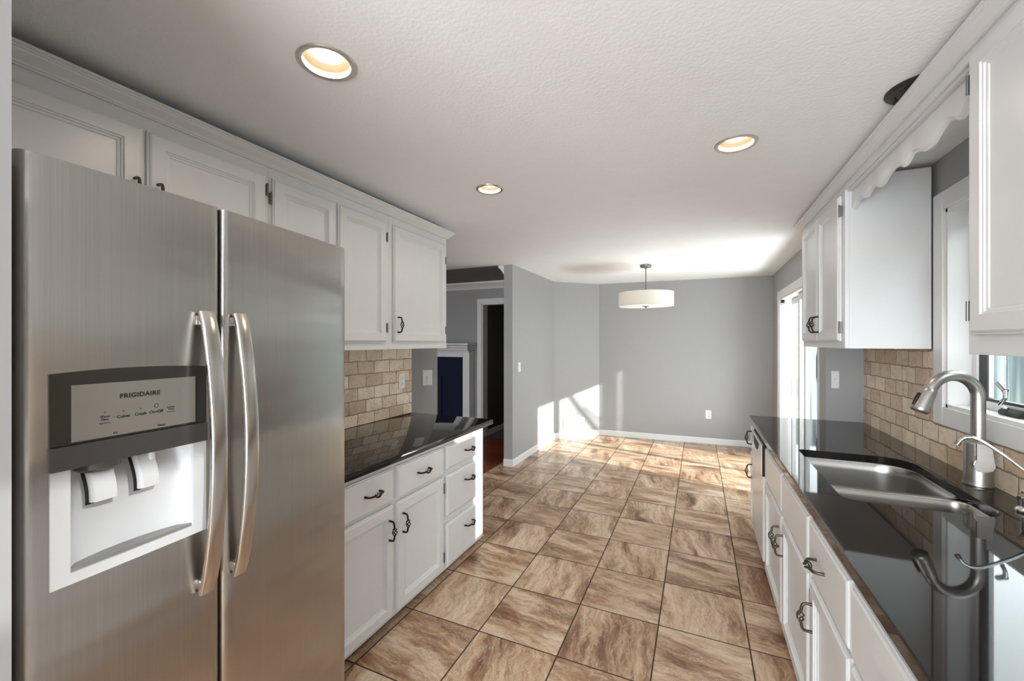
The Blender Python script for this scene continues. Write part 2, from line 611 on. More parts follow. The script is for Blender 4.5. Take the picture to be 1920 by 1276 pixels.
# far wall, angled corner wall, partition
FA, FB = Vector((-1.472, 6.72)), Vector((0.96, 6.83))
AA = Vector((-2.05, 6.15))
def seg_prism(mb, a, b, th, z0, z1, ext=0.0):
    d = (b - a).normalized()
    nn = Vector((-d.y, d.x))
    a = a - d * ext
    b = b + d * ext
    mb.poly_prism([tuple(a), tuple(b), tuple(b + nn * th), tuple(a + nn * th)], z0, z1)
m = MB()
seg_prism(m, FA, FB, 0.14, 0, CEIL)
struct('wall_far', m, 'wall_paint')
m = MB()
seg_prism(m, AA, FA, 0.12, 0, CEIL)
struct('wall_angled', m, 'wall_paint')
struct('wall_partition', MB().box(-2.165, -2.05, 4.57, 6.16, 0, CEIL), 'wall_paint')

def baseboard(name, a, b, h=0.085, t_=0.014, miter=(0, 0)):
    d = (b - a).normalized()
    nn = Vector((d.y, -d.x))
    prof = [(0, 0), (t_, 0), (t_, h - 0.012), (t_ * 0.55, h - 0.003), (0.003, h), (0, h)]
    mb = MB()
    rings = [[tuple((p0 + d * (k * n_) + nn * n_).to_3d() + Vector((0, 0, z))) for n_, z in prof] for p0, k in ((a, miter[0]), (b, miter[1]))]
    mb.loops(rings)
    return struct(name, mb, 'trim_paint')

baseboard('baseboard_far', FA, FB, miter=(0.38, 0))
baseboard('baseboard_angled', AA, FA, miter=(0.41, -0.38))
baseboard('baseboard_partition', Vector((-2.05, 4.57)), AA, miter=(-1, -0.41))
baseboard('baseboard_partition_end', Vector((-2.165, 4.57)), Vector((-2.05, 4.57)), miter=(0, 1))
baseboard('baseboard_dining_right', Vector((DX(6.33), 6.82)), Vector((DX(6.33), 6.325)))

# ---- living room seen past the stub wall
m = MB()
m.box(-6.6, -3.10, 5.75, 5.90, 0, CEIL)
m.box(-3.10, -2.165, 5.75, 5.90, 2.10, CEIL)
m.box(-6.75, -6.6, -3.1, 5.9, 0, CEIL)
m.box(-6.6, -2.5, -3.1, -2.95, 0, 0.2)  # unseen rear side left open to let skylight into the living room
m.box(-6.6, -2.5, -3.1, -2.95, 2.3, CEIL)
struct('wall_living', m, 'wall_paint')
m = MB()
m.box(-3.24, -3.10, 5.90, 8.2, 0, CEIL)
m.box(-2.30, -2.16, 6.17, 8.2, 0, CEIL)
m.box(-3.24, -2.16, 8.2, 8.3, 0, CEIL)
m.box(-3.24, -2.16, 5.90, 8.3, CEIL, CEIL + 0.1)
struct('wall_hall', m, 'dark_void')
m = MB()
m.box(-3.10, -3.086, 5.95, 8.2, 0, 0.09)
struct('baseboard_hall', m, 'trim_paint')

def crown_run(pts_fn, y0, y1):
    pass

# crown along the living room far wall and along the back of the partition
m = MB()
prof = [(0, 2.335), (0.012, 2.335), (0.016, 2.352), (0.05, 2.395), (0.075, 2.412), (0.08, 2.44), (0, 2.44)]
m.loops([[(x, 5.75 - n_, z) for n_, z in prof] for x in (-6.6, -2.17)])
struct('trim_1', m, 'trim_paint')
m = MB()
m.loops([[(-2.165 - n_, y, z) for n_, z in prof] for y in (4.572, 5.66)])
struct('trim_2', m, 'trim_paint')
# cased opening to the dark hall
m = MB()
m.box(-3.18, -3.10, 5.73, 5.75, 0, 2.18, 0.004)
m.box(-3.10, -2.17, 5.73, 5.75, 2.10, 2.18, 0.004)
m.box(-3.10, -3.085, 5.75, 5.90, 0, 2.10)
m.box(-3.085, -2.17, 5.75, 5.90, 2.085, 2.10)
struct('door_2', m, 'trim_paint')

# fireplace
fp = thing('fireplace', 'white fireplace mantel with navy blue surround in the dim far room', 'fireplace', (-4.3, 5.6, 0))
m = MB()
for (y0, z0, z1, ex) in ((5.46, 1.45, 1.485, 0.165), (5.49, 1.412, 1.444, 0.145), (5.53, 1.375, 1.406, 0.125), (5.57, 1.34, 1.369, 0.118)):
    m.box(-5.45, -3.36 + ex, y0, 5.748, z0, z1, 0.006)
m.box(-5.40, -3.27, 5.60, 5.748, 1.34, 1.45)
m.build('mantel_shelf', 'trim_paint', fp)
m = MB()
m.box(-3.365, -3.245, 5.60, 5.748, 0, 1.34, 0.004)
m.box(-5.42, -5.28, 5.60, 5.748, 0, 1.34, 0.004)
m.box(-5.28, -3.365, 5.60, 5.748, 1.265, 1.34, 0.004)
m.build('mantel_surround', 'trim_paint', fp)
m = MB()
m.box(-5.28, -3.80, 5.68, 5.748, 0.95, 1.265)
m.box(-3.80, -3.365, 5.68, 5.748, 0.0, 1.265)
m.box(-5.28, -4.95, 5.68, 5.748, 0.0, 0.95)
m.build('tile_surround', 'navy_paint', fp)
m = MB()
m.box(-4.95, -3.80, 5.70, 5.748, 0.0, 0.95)
m.build('firebox', 'black_gap', fp)
m = MB()
for a, b, c_, d_ in ((-4.95, -3.80, 0.90, 0.95), (-3.85, -3.80, 0.0, 0.90), (-4.95, -4.90, 0, 0.90), (-4.4, -4.36, 0, 0.90)):
    m.box(a, b, 5.665, 5.70, c_, d_, 0.004)
m.build('fire_screen_frame', 'navy_paint', fp)

# ------------------------------------------------------------------ windows and the sliding door
def window(name, y0, y1, z0, z1, mull, casing=0.09, apron=True):
    root = MB()
    c_ = casing
    xi = XW
    # casing boards
    root.box(xi - 0.018, xi, y0 - c_, y0, z0 - c_, z1 + c_, 0.004)
    root.box(xi - 0.018, xi, y1, y1 + c_, z0 - c_, z1 + c_, 0.004)
    root.box(xi - 0.018, xi, y0, y1, z1, z1 + c_, 0.004)
    root.box(xi - 0.018, xi, y0, y1, z0 - c_, z0, 0.004)
    o = struct(name, root, 'trim_paint')
    m = MB()
    w = 0.16
    m.box(xi - 0.004, xi + w, y1 - 0.016, y1, z0, z1)
    m.box(xi - 0.004, xi + w, y0, y0 + 0.016, z0, z1)
    m.box(xi - 0.004, xi + w, y0, y1, z1 - 0.016, z1)
    m.box(xi - 0.004, xi + w, y0, y1, z0, z0 + 0.016)
    m.build('window_jamb', 'trim_paint', o)
    ys = [y0 + 0.016] + mull + [y1 - 0.016]
    fr = MB()
    gl = MB()
    gk = MB()
    for i in range(len(ys) - 1):
        a, b = ys[i] + (0.02 if i else 0), ys[i + 1] - (0.02 if i < len(ys) - 2 else 0)
        f_ = 0.036
        X0, X1 = xi + 0.085, xi + 0.125
        fr.box(X0, X1, a, a + f_, z0 + 0.016, z1 - 0.016, 0.003)
        fr.box(X0, X1, b - f_, b, z0 + 0.016, z1 - 0.016, 0.003)
        fr.box(X0, X1, a + f_, b - f_, z0 + 0.016, z0 + 0.016 + f_, 0.003)
        fr.box(X0, X1, a + f_, b - f_, z1 - 0.016 - f_, z1 - 0.016, 0.003)
        g_ = 0.012
        ai, bi, zi0, zi1 = a + f_, b - f_, z0 + 0.016 + f_, z1 - 0.016 - f_
        gk.box(X0 + 0.008, X1 - 0.004, ai, ai + g_, zi0, zi1)
        gk.box(X0 + 0.008, X1 - 0.004, bi - g_, bi, zi0, zi1)
        gk.box(X0 + 0.008, X1 - 0.004, ai, bi, zi0, zi0 + g_)
        gk.box(X0 + 0.008, X1 - 0.004, ai, bi, zi1 - g_, zi1)
        gl.box(X0 + 0.018, X0 + 0.022, ai, bi, zi0, zi1)
    for q in mull:
        fr.box(xi + 0.06, xi + 0.14, q - 0.02, q + 0.02, z0 + 0.016, z1 - 0.016, 0.003)
    fr.build('window_sash', 'trim_paint', o)
    gk.build('sash_gasket', 'dark_bronze', o)
    gl.build('window_pane', 'window_glass', o)
    return o

win1 = window('window_1', *W1, [2.17])
win2 = window('window_2', *W2, [-0.69])
m = MB().box(XW + 0.135, XW + 0.136, W2[0] + 0.016, W2[1] - 0.016, W2[2] + 0.016, W2[3] - 0.016)  # unseen screen added to weaken the sun patch on the refrigerator
m.build('sun_dimmer', 'dimmer_mesh', win2)
# casement crank on the sill of the sink window
m = MB()
m.loops([[(XW + 0.045 + a * 0.055, y, W1[2] + 0.018 + 0.030 * b) for a, b in ((0, 0), (1, 0), (1, 0.6), (0.7, 1.0), (0.3, 1.0), (0, 0.5))] for y in (2.335, 2.35, 2.45, 2.465)])
cr = m.build('crank_housing', 'dark_bronze', win1, smooth=True)
m = MB()
m.tube([(XW + 0.055, 2.435, W1[2] + 0.045), (XW + 0.04, 2.44, W1[2] + 0.06), (XW + 0.045, 2.42, W1[2] + 0.09), (XW + 0.05, 2.43, W1[2] + 0.115), (XW + 0.05, 2.445, W1[2] + 0.125)], [0.007, 0.008, 0.007, 0.008, 0.008], 10)
m.tube([(XW + 0.05, 2.43, W1[2] + 0.118), (XW + 0.05, 2.475, W1[2] + 0.145)], 0.011, 12)
m.build('crank_handle', 'chrome', win1, smooth=True)

# sliding glass door (door_1)
def dd(y, off):
    return DX(y) + off
def dbox(mb, y0, y1, z0, z1, o0, o1):
    mb.poly_prism([(dd(y0, o0), y0), (dd(y1, o0), y1), (dd(y1, o1), y1), (dd(y0, o1), y0)], z0, z1)
m = MB()
cw = 0.085
dbox(m, DY1, DY1 + cw, 0, DZ1 + cw, -0.018, 0)
dbox(m, DY0 - 0.03, DY1, DZ1, DZ1 + cw, -0.018, 0)
dbox(m, DY0 - 0.03, DY0, 0, DZ1, -0.012, 0)
d1 = struct('door_1', m, 'trim_paint')
m = MB()
dbox(m, DY1 - 0.025, DY1, 0, DZ1, -0.004, 0.16)
dbox(m, DY0, DY0 + 0.02, 0, DZ1, -0.004, 0.16)
dbox(m, DY0, DY1, DZ1 - 0.025, DZ1, -0.004, 0.16)
dbox(m, DY0, DY1, 0, 0.025, 0.0, 0.16)
m.build('door_jamb', 'trim_paint', d1)
def panel(y0, y1, o0, sl, sr, nm):
    m = MB()
    t_ = 0.038
    dbox(m, y0, y0 + sl, 0.03, DZ1 - 0.03, o0, o0 + t_)
    dbox(m, y1 - sr, y1, 0.03, DZ1 - 0.03, o0, o0 + t_)
    dbox(m, y0 + sl, y1 - sr, 0.03, 0.13, o0, o0 + t_)
    dbox(m, y0 + sl, y1 - sr, DZ1 - 0.10, DZ1 - 0.03, o0, o0 + t_)
    o = m.build('sliding_panel', 'trim_paint', d1)
    g = MB()
    dbox(g, y0 + sl, y1 - sr, 0.13, DZ1 - 0.10, o0 + 0.016, o0 + 0.02)
    g.build('glass_pane', 'window_glass', o)
    return o
pn = panel(4.34, 5.435, 0.055, 0.085, 0.075, 'near')
pf = panel(5.36, 6.155, 0.108, 0.075, 0.07, 'far')
m = MB()
for z in (1.185, 1.385):
    m.box(DX(4.4) + 0.02, DX(4.4) + 0.056, 4.395, 4.415, z - 0.012, z + 0.012)
m.tube([(DX(4.4) + 0.022, 4.405, 1.15), (DX(4.4) + 0.016, 4.405, 1.20), (DX(4.4) + 0.016, 4.405, 1.37), (DX(4.4) + 0.022, 4.405, 1.42)], 0.011, 10)
m.build('door_handle', 'black_iron', pn, smooth=True)
m = MB()
m.box(DX(6.18) + 0.005, DX(6.18) + 0.04, 6.17, 6.205, DZ1 - 0.06, DZ1 - 0.026)
m.build('door_latch', 'black_iron', d1)

# ------------------------------------------------------------------ backsplashes
struct('wall_backsplash_left', MB().box(-2.21, -2.198, 1.0, 2.832, 0.9145, 1.4575, 0.002, 1), 'travertine')
m = MB()
m.box(XW - 0.012, XW, 0.15, 3.848, 0.9145, 1.094)
m.box(XW - 0.012, XW, 2.846, 3.848, 1.094, 1.469)
m.box(XW - 0.012, XW, 0.15, 1.489, 1.094, 1.474)
struct('wall_backsplash_right', m, 'travertine')

# ------------------------------------------------------------------ cabinets
DOOR_RINGS = [(0, .001), (0, .011), (.005, .0125), (.007, .017), (.012, .020), (.056, .020), (.0575, .0155), (.063, .0145), (.0645, .0105), (.072, .009), (.074, .006)]
SLAB_RINGS = [(0, .001), (0, .011), (.005, .0125), (.007, .017), (.014, .020)]


class Side:
    """u runs along the room (world Y), n points out of the cabinet face"""
    def __init__(s, fx, sg):
        s.fx, s.sg = fx, sg

    def P(s, u, n, z):
        return (s.fx + s.sg * n, u, z)

    def box(s, mb, u0, u1, n0, n1, z0, z1, bev=0):
        return mb.box(s.fx + s.sg * n0, s.fx + s.sg * n1, u0, u1, z0, z1, bev)

    def front(s, u0, u1, z0, z1, rings, name, parent, mat='cabinet_paint'):
        mb = MB()
        rr = [[s.P(u0 + i, n, z0 + i), s.P(u1 - i, n, z0 + i), s.P(u1 - i, n, z1 - i), s.P(u0 + i, n, z1 - i)] for i, n in rings]
        mb.loops(rr)
        return mb.build(name, mat, parent)


# the wrought pull: two posts, a bowed bar and a twisted cage in the middle (vertical, length 0.105, pointing +X)
def make_pull_mesh(mat):
    mb = MB()
    L = 0.050
    arc = lambda a: 0.034 + 0.004 * math.cos(a)
    for sg in (1, -1):
        pts = [(0, 0, sg * L), (0.018, 0, sg * L), (0.027, 0, sg * (L - .0025)), (0.032, 0, sg * (L - .010)), (0.034, 0, sg * 0.027), (0.036, 0, sg * 0.019)]
        mb.tube(pts, [.0058, .0050, .0050, .0050, .0054, .0042], 10)
    for k in range(4):
        pts = []
        for i in range(15):
            q = i / 14
            a = k * PI / 2 + q * PI * 1.25
            rad = 0.0015 + 0.0105 * math.sin(PI * q) ** 0.8
            pts.append((0.0365 + rad * math.cos(a), rad * math.sin(a), 0.0215 - 0.043 * q))
        mb.tube(pts, 0.0025, 6)
    o = mb.build('pull', mat, None, smooth=True, angle=60)
    me = o.data
    bpy.data.objects.remove(o)
    return me


PULL = make_pull_mesh('black_iron')
PULL_R = make_pull_mesh('bronze_pull')


def wloc(o):
    w = Vector((0, 0, 0))
    while o is not None:
        w += o.location
        o = o.parent
    return w


def pull(side, u, z, parent, horiz=False, me=None, n=0.0195):
    o = bpy.data.objects.new('pull', me or (PULL if side.sg > 0 else PULL_R))
    C.objects.link(o)
    o.parent = parent
    M = Matrix.Identity(3)
    if horiz:
        M = Matrix.Rotation(R(90), 3, 'X')
    if side.sg < 0:
        M = Matrix.Rotation(PI, 3, 'Z') @ M
    o.rotation_euler = M.to_euler()
    o.location = Vector(side.P(u, n, z)) - wloc(parent)
    return o


def hinge(side, u, z, parent, mat='bronze_hinge', h=0.05, w=0.010):
    mb = MB()
    side.box(mb, u - w / 2, u + w / 2, 0.0, 0.013, z - h / 2, z + h / 2, 0.002)
    mb.lathe([(0.0045, -h / 2 - .004), (0.0045, h / 2 + .004)], side.P(u, 0.014, z), (0, 0, 1), 10, True, True)
    return mb.build('hinge', mat, parent)


def carcass(side, root, u0, u1, z0, z1, depth, top=True, toe=0.0, mat='cabinet_paint', base_n=-0.05):
    mb = MB()
    th = 0.018
    side.box(mb, u0, u0 + th, -depth, -0.019, z0 + toe, z1)
    side.box(mb, u1 - th, u1, -depth, -0.019, z0 + toe, z1)
    side.box(mb, u0 + th, u1 - th, -depth, -depth + 0.008, z0 + toe, z1)
    side.box(mb, u0 + th, u1 - th, -depth + .008, -0.019, z0 + toe, z0 + toe + th)
    if top:
        side.box(mb, u0 + th, u1 - th, -depth + .008, -0.019, z1 - th, z1)
    o = mb.build('carcass', mat, root)
    mb = MB()
    side.box(mb, u0, u1, -0.019, 0, z0 + toe, z1, 0.0012)
    mb.build('face_frame', mat, root)
    if toe:
        mb = MB()
        side.box(mb, u0, u1, base_n - 0.02, base_n, z0, z0 + toe)
        mb.build('toe_kick', 'toe_brown', root)
    return o


L_ = Side(-1.864, 1)        # left uppers
LB = Side(-1.475, 1)        # left bases
R_ = Side(0.738, -1)        # right uppers
RB = Side(0.398, -1)        # right bases

UZ0, UZ1 = 1.458, 2.388
# left uppers
t1 = thing('upper_cabinet', 'white two-door wall cabinet above the steel refrigerator', 'cabinet', (-2.03, 0.80, 1.90))
carcass(L_, t1, 0.272, 1.321, 1.90, UZ1, 0.345)
da = L_.front(0.30, 0.829, 1.93, 2.288, DOOR_RINGS, 'door', t1)
db = L_.front(0.842, 1.300, 1.93, 2.288, DOOR_RINGS, 'door', t1)
pull(L_, 0.802, 2.045, da, me=PULL_R)
pull(L_, 0.872, 2.045, db, me=PULL_R)
hinge(L_, 1.309, 2.225, db)
hinge(L_, 1.309, 1.99, db)
t2 = thing('upper_cabinet', 'white two-door wall cabinet over the counter, just right of the refrigerator', 'cabinet', (-2.03, 1.75, UZ0))
carcass(L_, t2, 1.322, 2.160, UZ0, UZ1, 0.345)
dc = L_.front(1.336, 1.716, 1.505, 2.288, DOOR_RINGS, 'door', t2)
de = L_.front(1.730, 2.125, 1.505, 2.288, DOOR_RINGS, 'door', t2)
for z in (1.60, 2.19):
    hinge(L_, 1.327, z, dc)
    hinge(L_, 2.135, z, de, 'nickel_dark', 0.055, 0.006)
t3 = thing('upper_cabinet', 'white single-door wall cabinet at the end of the left row', 'cabinet', (-2.03, 2.50, UZ0))
carcass(L_, t3, 2.161, 2.846, UZ0, UZ1, 0.345)
df = L_.front(2.195, 2.812, 1.505, 2.288, DOOR_RINGS, 'door', t3)
pull(L_, 2.232, 1.622, df)
for z in (1.60, 2.16):
    hinge(L_, 2.820, z, df, 'nickel_dark', 0.055, 0.006)

def crown(name, side, y0, y1, zb, H, N, m0, m1, label):
    prof = [(0, 0), (.17, 0), (.17, .10), (.25, .13), (.28, .24), (.40, .33), (.60, .47), (.76, .60), (.79, .70), (.87, .72), (.90, .80), (1, .83), (1, 1), (0, 1)]
    prof = [(a * N, zb + b * H) for a, b in prof]
    mb = MB()
    mb.loops([[side.P(y + k * n, n + 0.0008, z) for n, z in prof] for y, k in ((y0, m0), (y1, m1))])
    o = mb.build(name, 'cabinet_paint', None)
    return tag(o, label, 'molding')

crown('crown_molding', L_, 0.27, 2.846, 2.336, 0.056, 0.052, 0, 1, 'long white crown molding along the top of the left wall cabinets')

# left bases
BZ1 = 0.8755
t4 = thing('base_cabinet', 'white base cabinet with two drawers over two doors beside the refrigerator', 'cabinet', (-1.8, 1.75, 0))
carcass(LB, t4, 1.255, 2.219, 0, BZ1, 0.72, True, 0.055)
for (u0, u1, pu) in ((1.290, 1.732, 1.692), (1.760, 2.202, 1.800)):
    dr = LB.front(u0, u1, 0.672, 0.848, SLAB_RINGS, 'drawer', t4)
    pull(LB, (u0 + u1) / 2 + (0.0 if u0 > 1.5 else 0.06), 0.765, dr, True)
    do = LB.front(u0, u1, 0.074, 0.657, DOOR_RINGS, 'door', t4)
    pull(LB, pu, 0.535, do)
    if u0 > 1.5:
        for z in (0.15, 0.585):
            hinge(LB, 2.2085, z, do, 'nickel_dark', 0.055, 0.008)
t5 = thing('drawer_cabinet', 'white three-drawer base cabinet at the sunlit end of the left counter', 'cabinet', (-1.8, 2.5, 0))
carcass(LB, t5, 2.220, 2.745, 0, BZ1, 0.72, True, 0.055)
for (z0, z1) in ((0.694, 0.848), (0.395, 0.657), (0.074, 0.350)):
    dr = LB.front(2.237, 2.622, z0, z1, SLAB_RINGS, 'drawer', t5)
    pull(LB, 2.50, (z0 + z1) / 2 + (0.0 if z0 > 0.6 else 0.045), dr, True)

# right uppers
RZ0, RZ1 = 1.472, 2.414
t6 = thing('upper_cabinet', 'white two-door wall cabinet between the sliding door and the sink window', 'cabinet', (0.92, 3.35, RZ0))
carcass(R_, t6, 2.848, 3.845, RZ0, RZ1, 0.36)
for (u0, u1, pu) in ((2.905, 3.352, 3.318), (3.366, 3.802, 3.402)):
    do = R_.front(u0, u1, 1.512, 2.332, DOOR_RINGS, 'door', t6)
    pull(R_, pu, 1.622, do, me=PULL)
    if u0 < 3:
        for z in (1.59, 2.245):
            hinge(R_, 2.895, z, do, 'nickel_dark', 0.06, 0.012)
t7 = thing('upper_cabinet', 'large white wall cabinet at the right edge, nearest to the viewer', 'cabinet', (0.92, 1.2, RZ0))
carcass(R_, t7, 0.55, 1.695, RZ0, RZ1, 0.36)
do = R_.front(1.06, 1.656, 1.530, 2.350, DOOR_RINGS, 'door', t7)
hinge(R_, 1.668, 2.265, do, 'nickel_dark', 0.05, 0.008)
hinge(R_, 1.668, 1.60, do, 'nickel_dark', 0.05, 0.008)
do = R_.front(0.57, 1.045, 1.530, 2.350, DOOR_RINGS, 'door', t7)
pull(R_, 0.62, 1.62, do)
crown('crown_molding', R_, 0.50, 3.85, 2.377, 0.041, 0.050, 0, 1, 'white crown molding above the sink valance and right wall cabinets')

# scalloped valance over the sink
zs = [(2.846, 2.236), (2.838, 2.229), (2.8143, 2.244), (2.773, 2.2605), (2.7318, 2.2584), (2.6906, 2.246), (2.6493, 2.244), (2.6081, 2.2584), (2.5566, 2.2605), (2.5153, 2.244), (2.4844, 2.2337), (2.4483, 2.2378), (2.3916, 2.2564), (2.3298, 2.2625), (2.2834, 2.2543), (2.2473, 2.2357), (2.2164, 2.2357), (2.1648, 2.2543), (2.1133, 2.246), (2.0617, 2.2254), (2.0102, 2.2254), (1.9587, 2.2481), (1.9071, 2.2605), (1.8659, 2.2481), (1.8401, 2.2347), (1.8092, 2.2378), (1.7783, 2.2564), (1.7494, 2.2605), (1.725, 2.262), (1.697, 2.258)]
# smooth the edge with a Catmull-Rom curve
def smooth_curve(pts, k=4):
    out = []
    for i in range(len(pts) - 1):
        p0, p1, p2, p3 = pts[max(i - 1, 0)], pts[i], pts[i + 1], pts[min(i + 2, len(pts) - 1)]
        for j in range(k):
            q = j / k
            out.append(tuple(0.5 * (2 * p1[d] + (p2[d] - p0[d]) * q + (2 * p0[d] - 5 * p1[d] + 4 * p2[d] - p3[d]) * q * q + (3 * p1[d] - p0[d] - 3 * p2[d] + p3[d]) * q ** 3) for d in (0, 1)))
    out.append(pts[-1])
    return out
zc = smooth_curve(zs)
va = thing('valance', 'white scalloped wooden valance bridging the cabinets above the sink', 'valance', (0.75, 2.27, 2.2))
m = MB()
n0, n1 = -0.050, -0.030
top = 2.345
ringsA = []
for (y, z) in zc:
    ringsA.append([R_.P(y, n0, z), R_.P(y, n1 - .012, z), R_.P(y, n1 - .010, z + .006), R_.P(y, n1 - .003, z + .011), R_.P(y, n1, z + .017), R_.P(y, n1, top), R_.P(y, n0, top)])
m.loops(ringsA)
m.build('valance_board', 'cabinet_paint', va, smooth=True, angle=30)
m = MB()
R_.box(m, 1.6965, 2.8465, -0.0495, 0.0, 2.346, 2.412, 0.003)
R_.box(m, 1.6965, 2.8465, -0.0295, -0.012, 2.335, 2.346, 0.002)
m.build('valance_cap', 'cabinet_paint', va)

# right bases (dishwasher between the end cabinet and the sink base)
t8 = thing('base_cabinet', 'narrow white base cabinet beyond the dishwasher at the far counter end', 'cabinet', (0.7, 3.7, 0))
carcass(RB, t8, 3.585, 3.835, 0, BZ1, 0.69, True, 0.055)
dr = RB.front(3.605, 3.820, 0.66, 0.848, SLAB_RINGS, 'drawer', t8)
pull(RB, 3.72, 0.76, dr, me=PULL)
do = RB.front(3.605, 3.820, 0.074, 0.64, DOOR_RINGS, 'door', t8)
pull(RB, 3.72, 0.50, do, me=PULL)
t9 = thing('dishwasher', 'white built-in dishwasher under the right counter beside the sink base', 'dishwasher', (0.7, 3.3, 0))
m = MB()
RB.box(m, 3.055, 3.580, -0.66, -0.02, 0.06, BZ1)
m.build('tub', 'appliance_white', t9)
m = MB()
RB.box(m, 3.058, 3.577, -0.02, 0.026, 0.11, 0.655, 0.006)
m.build('door', 'appliance_white', t9)
m = MB()
RB.box(m, 3.058, 3.577, -0.02, 0.034, 0.664, 0.845, 0.006)
cp = m.build('control_panel', 'appliance_white', t9)
m = MB()
RB.box(m, 3.058, 3.577, -0.02, 0.020, 0.846, 0.858)
RB.box(m, 3.046, 3.056, -0.02, 0.030, 0.655, 0.85)
m.build('gasket_strip', 'black_gap', t9)
m = MB()
m.loops([[RB.P(u, n, z) for u, z in ((3.17, .835), (3.21, .795), (3.27, .772), (3.36, .768), (3.43, .785), (3.47, .835))] for n in (0.030, 0.0352)])
m.build('handle_recess', 'black_gap', cp)
m = MB()
RB.box(m, 3.058, 3.577, -0.05, -0.04, 0, 0.11)
m.build('toe_kick', 'toe_brown', t9)

t10 = thing('base_cabinet', 'white sink base cabinet with two doors and false drawer fronts', 'cabinet', (0.7, 2.48, 0))
carcass(RB, t10, 1.895, 3.044, 0, BZ1, 0.69, False, 0.055)
for (u0, u1, pu) in ((1.910, 2.452, 2.405), (2.470, 3.030, 2.515)):
    fd = RB.front(u0, u1, 0.645, 0.846, SLAB_RINGS, 'drawer_front', t10)
    do = RB.front(u0, u1, 0.074, 0.628, DOOR_RINGS, 'door', t10)
    pull(RB, pu, 0.505, do)
t11 = thing('base_cabinet', 'white base cabinet with one drawer over one door right of the sink base', 'cabinet', (0.7, 1.66, 0))
carcass(RB, t11, 1.428, 1.894, 0, BZ1, 0.69, True, 0.055)
dr = RB.front(1.440, 1.880, 0.645, 0.846, SLAB_RINGS, 'drawer', t11)
pull(RB, 1.72, 0.742, dr, True)
do = RB.front(1.440, 1.880, 0.074, 0.628, DOOR_RINGS, 'door', t11)
pull(RB, 1.830, 0.50, do)
hinge(RB, 1.887, 0.55, do, 'nickel_dark', 0.05, 0.008)
t12 = thing('base_cabinet', 'white base cabinet in the bottom right corner, nearest the viewer', 'cabinet', (0.7, 1.0, 0))
carcass(RB, t12, 0.30, 1.427, 0, BZ1, 0.69, True, 0.055)
for u0, u1 in ((0.90, 1.418), (0.32, 0.885)):
    dr = RB.front(u0, u1, 0.645, 0.846, SLAB_RINGS, 'drawer', t12)
    pull(RB, (u0 + u1) / 2 - .05, 0.745, dr, True)
    do = RB.front(u0, u1, 0.074, 0.628, DOOR_RINGS, 'door', t12)
    pull(RB, u0 + 0.05, 0.50, do)

# ------------------------------------------------------------------ countertops
CT0, CT1 = 0.8765, 0.9140
def bevel_top(mb, off, sel):
    es = [e for e in mb.bm.edges if sel(e)]
    bmesh.ops.bevel(mb.bm, geom=es, offset=off, segments=3, profile=0.5, affect='EDGES')
m = MB().box(-2.208, -1.438, 1.14, 2.846, CT0, CT1)
bevel_top(m, 0.006, lambda e: all(abs(v.co.x + 1.438) < 1e-4 for v in e.verts) or all(abs(v.co.y - 2.846) < 1e-4 and v.co.x > -3 for v in e.verts))
tag(m.build('countertop', 'black_granite', smooth=True, angle=50), 'glossy black granite countertop on the left beside the refrigerator', 'countertop')
# right worktop with the sink cut-out
SX0, SX1, SY0, SY1 = 0.500, 0.962, 1.945, 2.752
cut = rrect(SX0, SX1, SY0, SY1, [0.13, 0.03, 0.05, 0.10], 10)
m = slab_with_holes([(0.372, 0.15), (XW - 0.001, 0.15), (XW - 0.001, 3.847), (0.372, 3.847)], [cut], CT0, CT1)
bevel_top(m, 0.004, lambda e: len(e.link_faces) == 2 and abs(e.link_faces[0].normal.dot(e.link_faces[1].normal)) < 0.2 and all(v.co.x < 0.3725 for v in e.verts))
tag(m.build('countertop', 'black_granite'), 'long glossy black granite countertop holding the double sink', 'countertop')

# ------------------------------------------------------------------ sink
sk = thing('sink', 'undermount double bowl stainless steel sink in the black counter', 'sink', (0.72, 2.35, 0.70))
def bowl(mb, x0, x1, y0, y1, r, depth):
    zt = CT0 - 0.0015
    g = lambda i, z: [(a, b, z) for a, b in rrect(x0 + i, x1 - i, y0 + i, y1 - i, [max(q - i, 0.01) for q in r], 8)]
    rings = [g(-0.012, zt - 0.004), g(-0.012, zt), g(0.0, zt), g(0.004, zt - 0.006), g(0.008, zt - 0.05), g(0.014, zt - depth + 0.05), g(0.022, zt - depth + 0.018), g(0.045, zt - depth + 0.003), g(0.09, zt - depth)]
    mb.loops(rings, False, True)
m = MB()
bowl(m, SX0 - .004, SX1 + .002, 2.263, SY1 + .004, [0.13, 0.04, 0.05, 0.05], 0.19)
m.build('far_bowl', 'sink_steel', sk, smooth=True)
m = MB()
bowl(m, SX0 - .004, SX1 + .002, SY0 - .004, 2.238, [0.05, 0.05, 0.05, 0.10], 0.19)
m.build('near_bowl', 'sink_steel', sk, smooth=True)
for y in (2.51, 2.09):
    m = MB()
    m.lathe([(0.044, 0.0), (0.042, 0.004), (0.032, 0.003), (0.028, -0.002), (0.0, -0.002)], (0.74, y, CT0 - 0.190), (0, 0, 1), 28)
    m.build('drain', 'chrome', sk, smooth=True)

